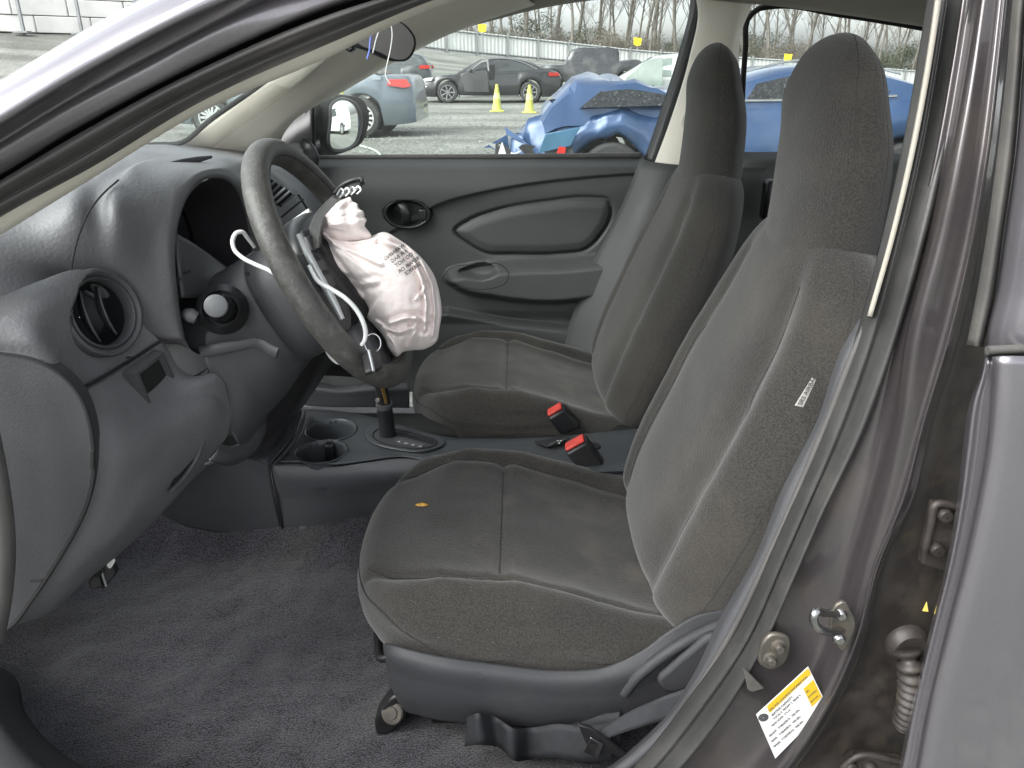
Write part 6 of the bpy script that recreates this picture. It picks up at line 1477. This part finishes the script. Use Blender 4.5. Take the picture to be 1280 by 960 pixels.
# ---- corrugated fence
fence = empty('yard_fence', tuple(FB[4]), None, label='long white corrugated metal fence round the yard', cat='fence')
fm = mat('white_corrugated', (.78, .79, .76), .5, var=.06, vscale=.6, dirt=(.35, .33, .28), dscale=.8, damt=.3)
pm_ = mat('fence_post_grey', (.22, .23, .23), .6)
pxs = np.arange(330, 1500, 38.0)
HF = lambda px: np.interp(px, [330, 551, 640, 835, 1120, 1500], [24, 24.5, 23, 18.5, 16.5, 15])
for i, a in enumerate(pxs[:-1]):
    q0 = P(a, np.interp(a, [q[0] for q in FPX_], [q[1] for q in FPX_]), np.interp(a, [q[0] for q in FPX_], [q[2] for q in FPX_]))
    a2 = pxs[i + 1]
    q1 = P(a2, np.interp(a2, [q[0] for q in FPX_], [q[1] for q in FPX_]), np.interp(a2, [q[0] for q in FPX_], [q[2] for q in FPX_]))
    h0 = HF(a) * q0[1] / 980 * 1.03; h1 = HF(a2) * q1[1] / 980 * 1.03
    d = q1 - q0; nrm_ = np.array([d[1], -d[0], 0]); nrm_ /= np.linalg.norm(nrm_)
    nn = 33; vv = []
    for k in range(nn):
        t_ = k / (nn - 1); p = q0 + d * t_; h = h0 * (1 - t_) + h1 * t_
        off = nrm_ * (.035 if k % 4 in (1, 2) else -.035)
        vv += [tuple(p + off - np.array([0, 0, .3])), tuple(p + off + np.array([0, 0, h]))]
    ff = [(2 * k, 2 * k + 2, 2 * k + 3, 2 * k + 1) for k in range(nn - 1)]
    fo_ = mesh('fence_panel', vv, ff, fm, fence, False); fo_.modifiers.new('thick', 'SOLIDIFY').thickness = .02
    box('fence_post', q0 + nrm_ * .14 + np.array([0, 0, h0 * .53]), (.14, .14, h0 * 1.16), pm_, fence, 0)
    for zt_ in (.12, .93):
        tube('fence_rail', [q0 + nrm_ * .10 + np.array([0, 0, h0 * zt_]), q1 + nrm_ * .10 + np.array([0, 0, h1 * zt_])], .07, pm_, fence, 4, 2, smoothpath=False)
# ---- pale block wall to the left
wall = empty('block_wall', tuple(P(60, 38, 50)), None, label='pale concrete block wall along the yard, beyond the windscreen pillar', cat='wall')
cbm = mat('pale_concrete', (.66, .66, .63), .85, var=.08, vscale=.7, dirt=(.35, .34, .30), dscale=.9, damt=.4)
for r_ in range(4):
    for k in range(-3, 5):
        px0 = -330 + (k + 3) * 70 + (0 if r_ % 2 else 26)
        def cb(px, up_): 
            y = np.interp(px, [-700, 0, 300], [44, 50, 56]); pb_ = np.interp(px, [-700, 0, 300], [14, 40, 48]); p = P(px, pb_, y); return p + np.array([0, 0, up_])
        a, b_ = cb(px0 + .8, r_ * .95 + .02), cb(px0 + 69.2, r_ * .95 + .02)
        u_ = np.array([0, 0, .91]); dd = np.array([0, 1.1, 0])
        v = [a, b_, b_ + u_, a + u_, a + dd, b_ + dd, b_ + u_ + dd, a + u_ + dd]
        o = mesh('wall_block', v, [(0, 1, 2, 3), (5, 4, 7, 6), (1, 5, 6, 2), (4, 0, 3, 7), (3, 2, 6, 7), (4, 5, 1, 0)], cbm, wall, True, 30); bevel(o, .04)
mesh('wall_core', [cb(-350, 0) + np.array([0, .3, 0]), cb(250, 0) + np.array([0, .3, 0]), cb(250, 3.7) + np.array([0, .3, 0]), cb(-350, 3.7) + np.array([0, .3, 0])], [(0, 1, 2, 3)], TRIMB, wall, False)
for px0 in (36, 108, -40, 180):
    p = cb(px0, 0) + np.array([0, -.5, 0]); box('wall_post', p + np.array([0, 0, .9]), (.16, .16, 2.2), pm_, wall, 0); box('post_foot', p + np.array([0, -.2, .02]), (.9, .5, .12), pm_, wall, .02)
# ---- yellow row markers on poles
ym = mat('yellow_sign', (.80, .62, .03), .5, var=.05)
for (px, py, y, lb) in ((603, 35, 60, 'yellow row marker on a thin pole above the black sedan'), (797, 52, 62, 'yellow row marker on a thin pole above the pickup truck'), (985, 72, 64, 'yellow row marker on a thin pole between the two headrests')):
    p = P(px, py, y); e = empty('row_marker', (p[0], p[1], ground_z(p[0], p[1])), None, label=lb, cat='sign', group='yellow row markers in the yard')
    tube('marker_pole', [(p[0], p[1], ground_z(p[0], p[1]) - .1), (p[0], p[1], p[2] + .2)], .035, pm_, e, 6, 4)
    prism('marker_board', [(p[0] - .30, p[1] - .05, p[2] + .28), (p[0] + .30, p[1] - .05, p[2] + .22), (p[0] + .24, p[1] - .05, p[2] - .22), (p[0] - .02, p[1] - .05, p[2] - .30), (p[0] - .28, p[1] - .05, p[2] - .20)], (0, .04, 0), ym, e)
# ---- winter wood behind the fence
bark = mat('winter_bark', (.16, .145, .125), .9, var=.25, vscale=3)
twigm = mat('winter_twigs', (.20, .175, .145), .9, var=.25, vscale=1)
def tree_mesh(seed, h):
    rt = random.Random(seed); V, F, V2, F2 = [], [], [], []
    def limb(p, d, l, r, depth):
        n = 4 if depth else 7; pts = [p]
        for i in range(n):
            d = (d + Vector((rt.uniform(-1, 1), rt.uniform(-1, 1), rt.uniform(-.4, .8))) * (.10 if depth == 0 else .20)).normalized(); pts.append(pts[-1] + d * l / n)
        k = 6 if depth == 0 else 4
        o0 = len(V); top_r = r * (.25 if depth == 0 else .3)
        for i, q in enumerate(pts):
            rr = r + (top_r - r) * i / n
            for j in range(k):
                a = j / k * 2 * math.pi; V.append((q.x + rr * math.cos(a), q.y + rr * math.sin(a), q.z + (0 if depth == 0 else rr * .3 * math.sin(a * 2))))
        for i in range(n):
            for j in range(k): F.append((o0 + i * k + j, o0 + i * k + (j + 1) % k, o0 + (i + 1) * k + (j + 1) % k, o0 + (i + 1) * k + j))
        if depth < 3:
            m_ = (15, 5, 4)[depth]
            for b_ in range(m_):
                t_ = rt.uniform(.25 if depth == 0 else .2, 1.0); i = min(n - 1, int(t_ * n)); q = pts[i].lerp(pts[i + 1], t_ * n - i)
                a = rt.uniform(0, 2 * math.pi); side = Vector((math.cos(a), math.sin(a), rt.uniform(.35, 1.1))).normalized()
                nd = (d * .45 + side * .8).normalized()
                limb(q, nd, l * rt.uniform(.28, .48) * (1.15 - .5 * t_ if depth == 0 else 1), r * (.30 if depth == 0 else .45), depth + 1)
        else:
            for b_ in range(5):
                q = pts[rt.randrange(1, len(pts))]; nd = (d + Vector((rt.uniform(-1, 1), rt.uniform(-1, 1), rt.uniform(-.3, 1)))).normalized() * rt.uniform(.25, .7)
                s_ = nd.cross(Vector((rt.uniform(-1, 1), rt.uniform(-1, 1), rt.uniform(-1, 1)))).normalized() * .012
                o2 = len(V2); V2.extend([tuple(q - s_), tuple(q + s_), tuple(q + nd)]); F2.append((o2, o2 + 1, o2 + 2))
    limb(Vector((0, 0, -.3)), Vector((rt.uniform(-.04, .04), rt.uniform(-.04, .04), 1)), h, h * .0125, 0)
    return V, F, V2, F2
bases = []
for sdd in range(6):
    V, F, V2, F2 = tree_mesh(100 + sdd, 15 + 2.0 * (sdd % 3))
    a = bpy.data.meshes.new('trunk'); a.from_pydata(V, [], F); a.materials.append(bark); a.update()
    b_ = bpy.data.meshes.new('twigs'); b_.from_pydata(V2, [], F2); b_.materials.append(twigm); b_.update()
    bases.append((a, b_))
rt = random.Random(11)
for i in range(90):
    px = 470 + i * 8.7 + rt.uniform(-6, 6); y = rt.uniform(92, 150) + max(0, px - 700) * .03
    p = P(px, 73, y); e = bpy.data.objects.new('bare_tree', None); col.objects.link(e); e.location = (p[0], y, ground_z(p[0], y) - .3); WORLD[e.name] = tuple(e.location)
    e.rotation_euler = (0, 0, rt.uniform(0, 6.28)); s_ = rt.uniform(.8, 1.25); e.scale = (s_, s_, s_ * rt.uniform(.9, 1.1))
    tag(e, 'bare winter tree standing in the wood behind the fence', 'tree', 'bare trees behind the fence')
    a, b_ = bases[i % 6]
    o = bpy.data.objects.new('trunk', a); col.objects.link(o); o.parent = e
    o = bpy.data.objects.new('crown', b_); col.objects.link(o); o.parent = e
# evergreen and brown understorey shrubs
def shrub_mesh(seed, m, n=2600):
    rt = random.Random(seed); V, F = [], []
    cl = [(rt.uniform(-1, 1), rt.uniform(-1, 1), rt.uniform(.3, 1.7), rt.uniform(.35, .8)) for _ in range(12)]
    for i in range(n):
        c = cl[rt.randrange(12)]; d = Vector((rt.gauss(0, 1), rt.gauss(0, 1), rt.gauss(0, 1))).normalized() * c[3] * rt.uniform(.5, 1.05)
        q = Vector((c[0], c[1], c[2])) + d; q.z = max(q.z, .02)
        u = Vector((rt.gauss(0, 1), rt.gauss(0, 1), rt.gauss(0, 1))).normalized() * .055; w = u.cross(Vector((rt.gauss(0, 1), rt.gauss(0, 1), rt.gauss(0, 1)))).normalized() * .022
        o2 = len(V); V.extend([tuple(q - u), tuple(q + w), tuple(q + u), tuple(q - w)]); F.append((o2, o2 + 1, o2 + 2, o2 + 3))
    a = bpy.data.meshes.new('foliage'); a.from_pydata(V, [], F); a.materials.append(m); a.update(); return a
gr = mat('evergreen_leaves', (.085, .095, .060), .8, var=.35, vscale=1.5); br = mat('brown_scrub', (.18, .16, .13), .9, var=.3, vscale=1.5)
shb = [shrub_mesh(1, gr), shrub_mesh(2, gr), shrub_mesh(3, br), shrub_mesh(4, br), shrub_mesh(5, br)]
for i in range(72):
    px = 470 + i * 10.6 + rt.uniform(-5, 5); y = rt.uniform(86, 108) + max(0, px - 560) * .035
    p = P(px, 73, y); k = rt.choice([0, 1, 2, 3, 4, 2, 3]); gree = k < 2
    o = bpy.data.objects.new('shrub', shb[k]); col.objects.link(o); o.location = (p[0], y, ground_z(p[0], y) - .2); o.rotation_euler = (0, 0, rt.uniform(0, 6.28)); s_ = rt.uniform(1.1, 2.2) * (1.25 if gree else 1); o.scale = (s_ * .9, s_ * .9, s_)
    WORLD[o.name] = tuple(o.location)
    tag(o, 'dark evergreen shrub growing behind the white fence' if gree else 'brown leafless scrub growing behind the white fence', 'shrub', 'evergreen shrubs behind the fence' if gree else 'brown scrub behind the fence')
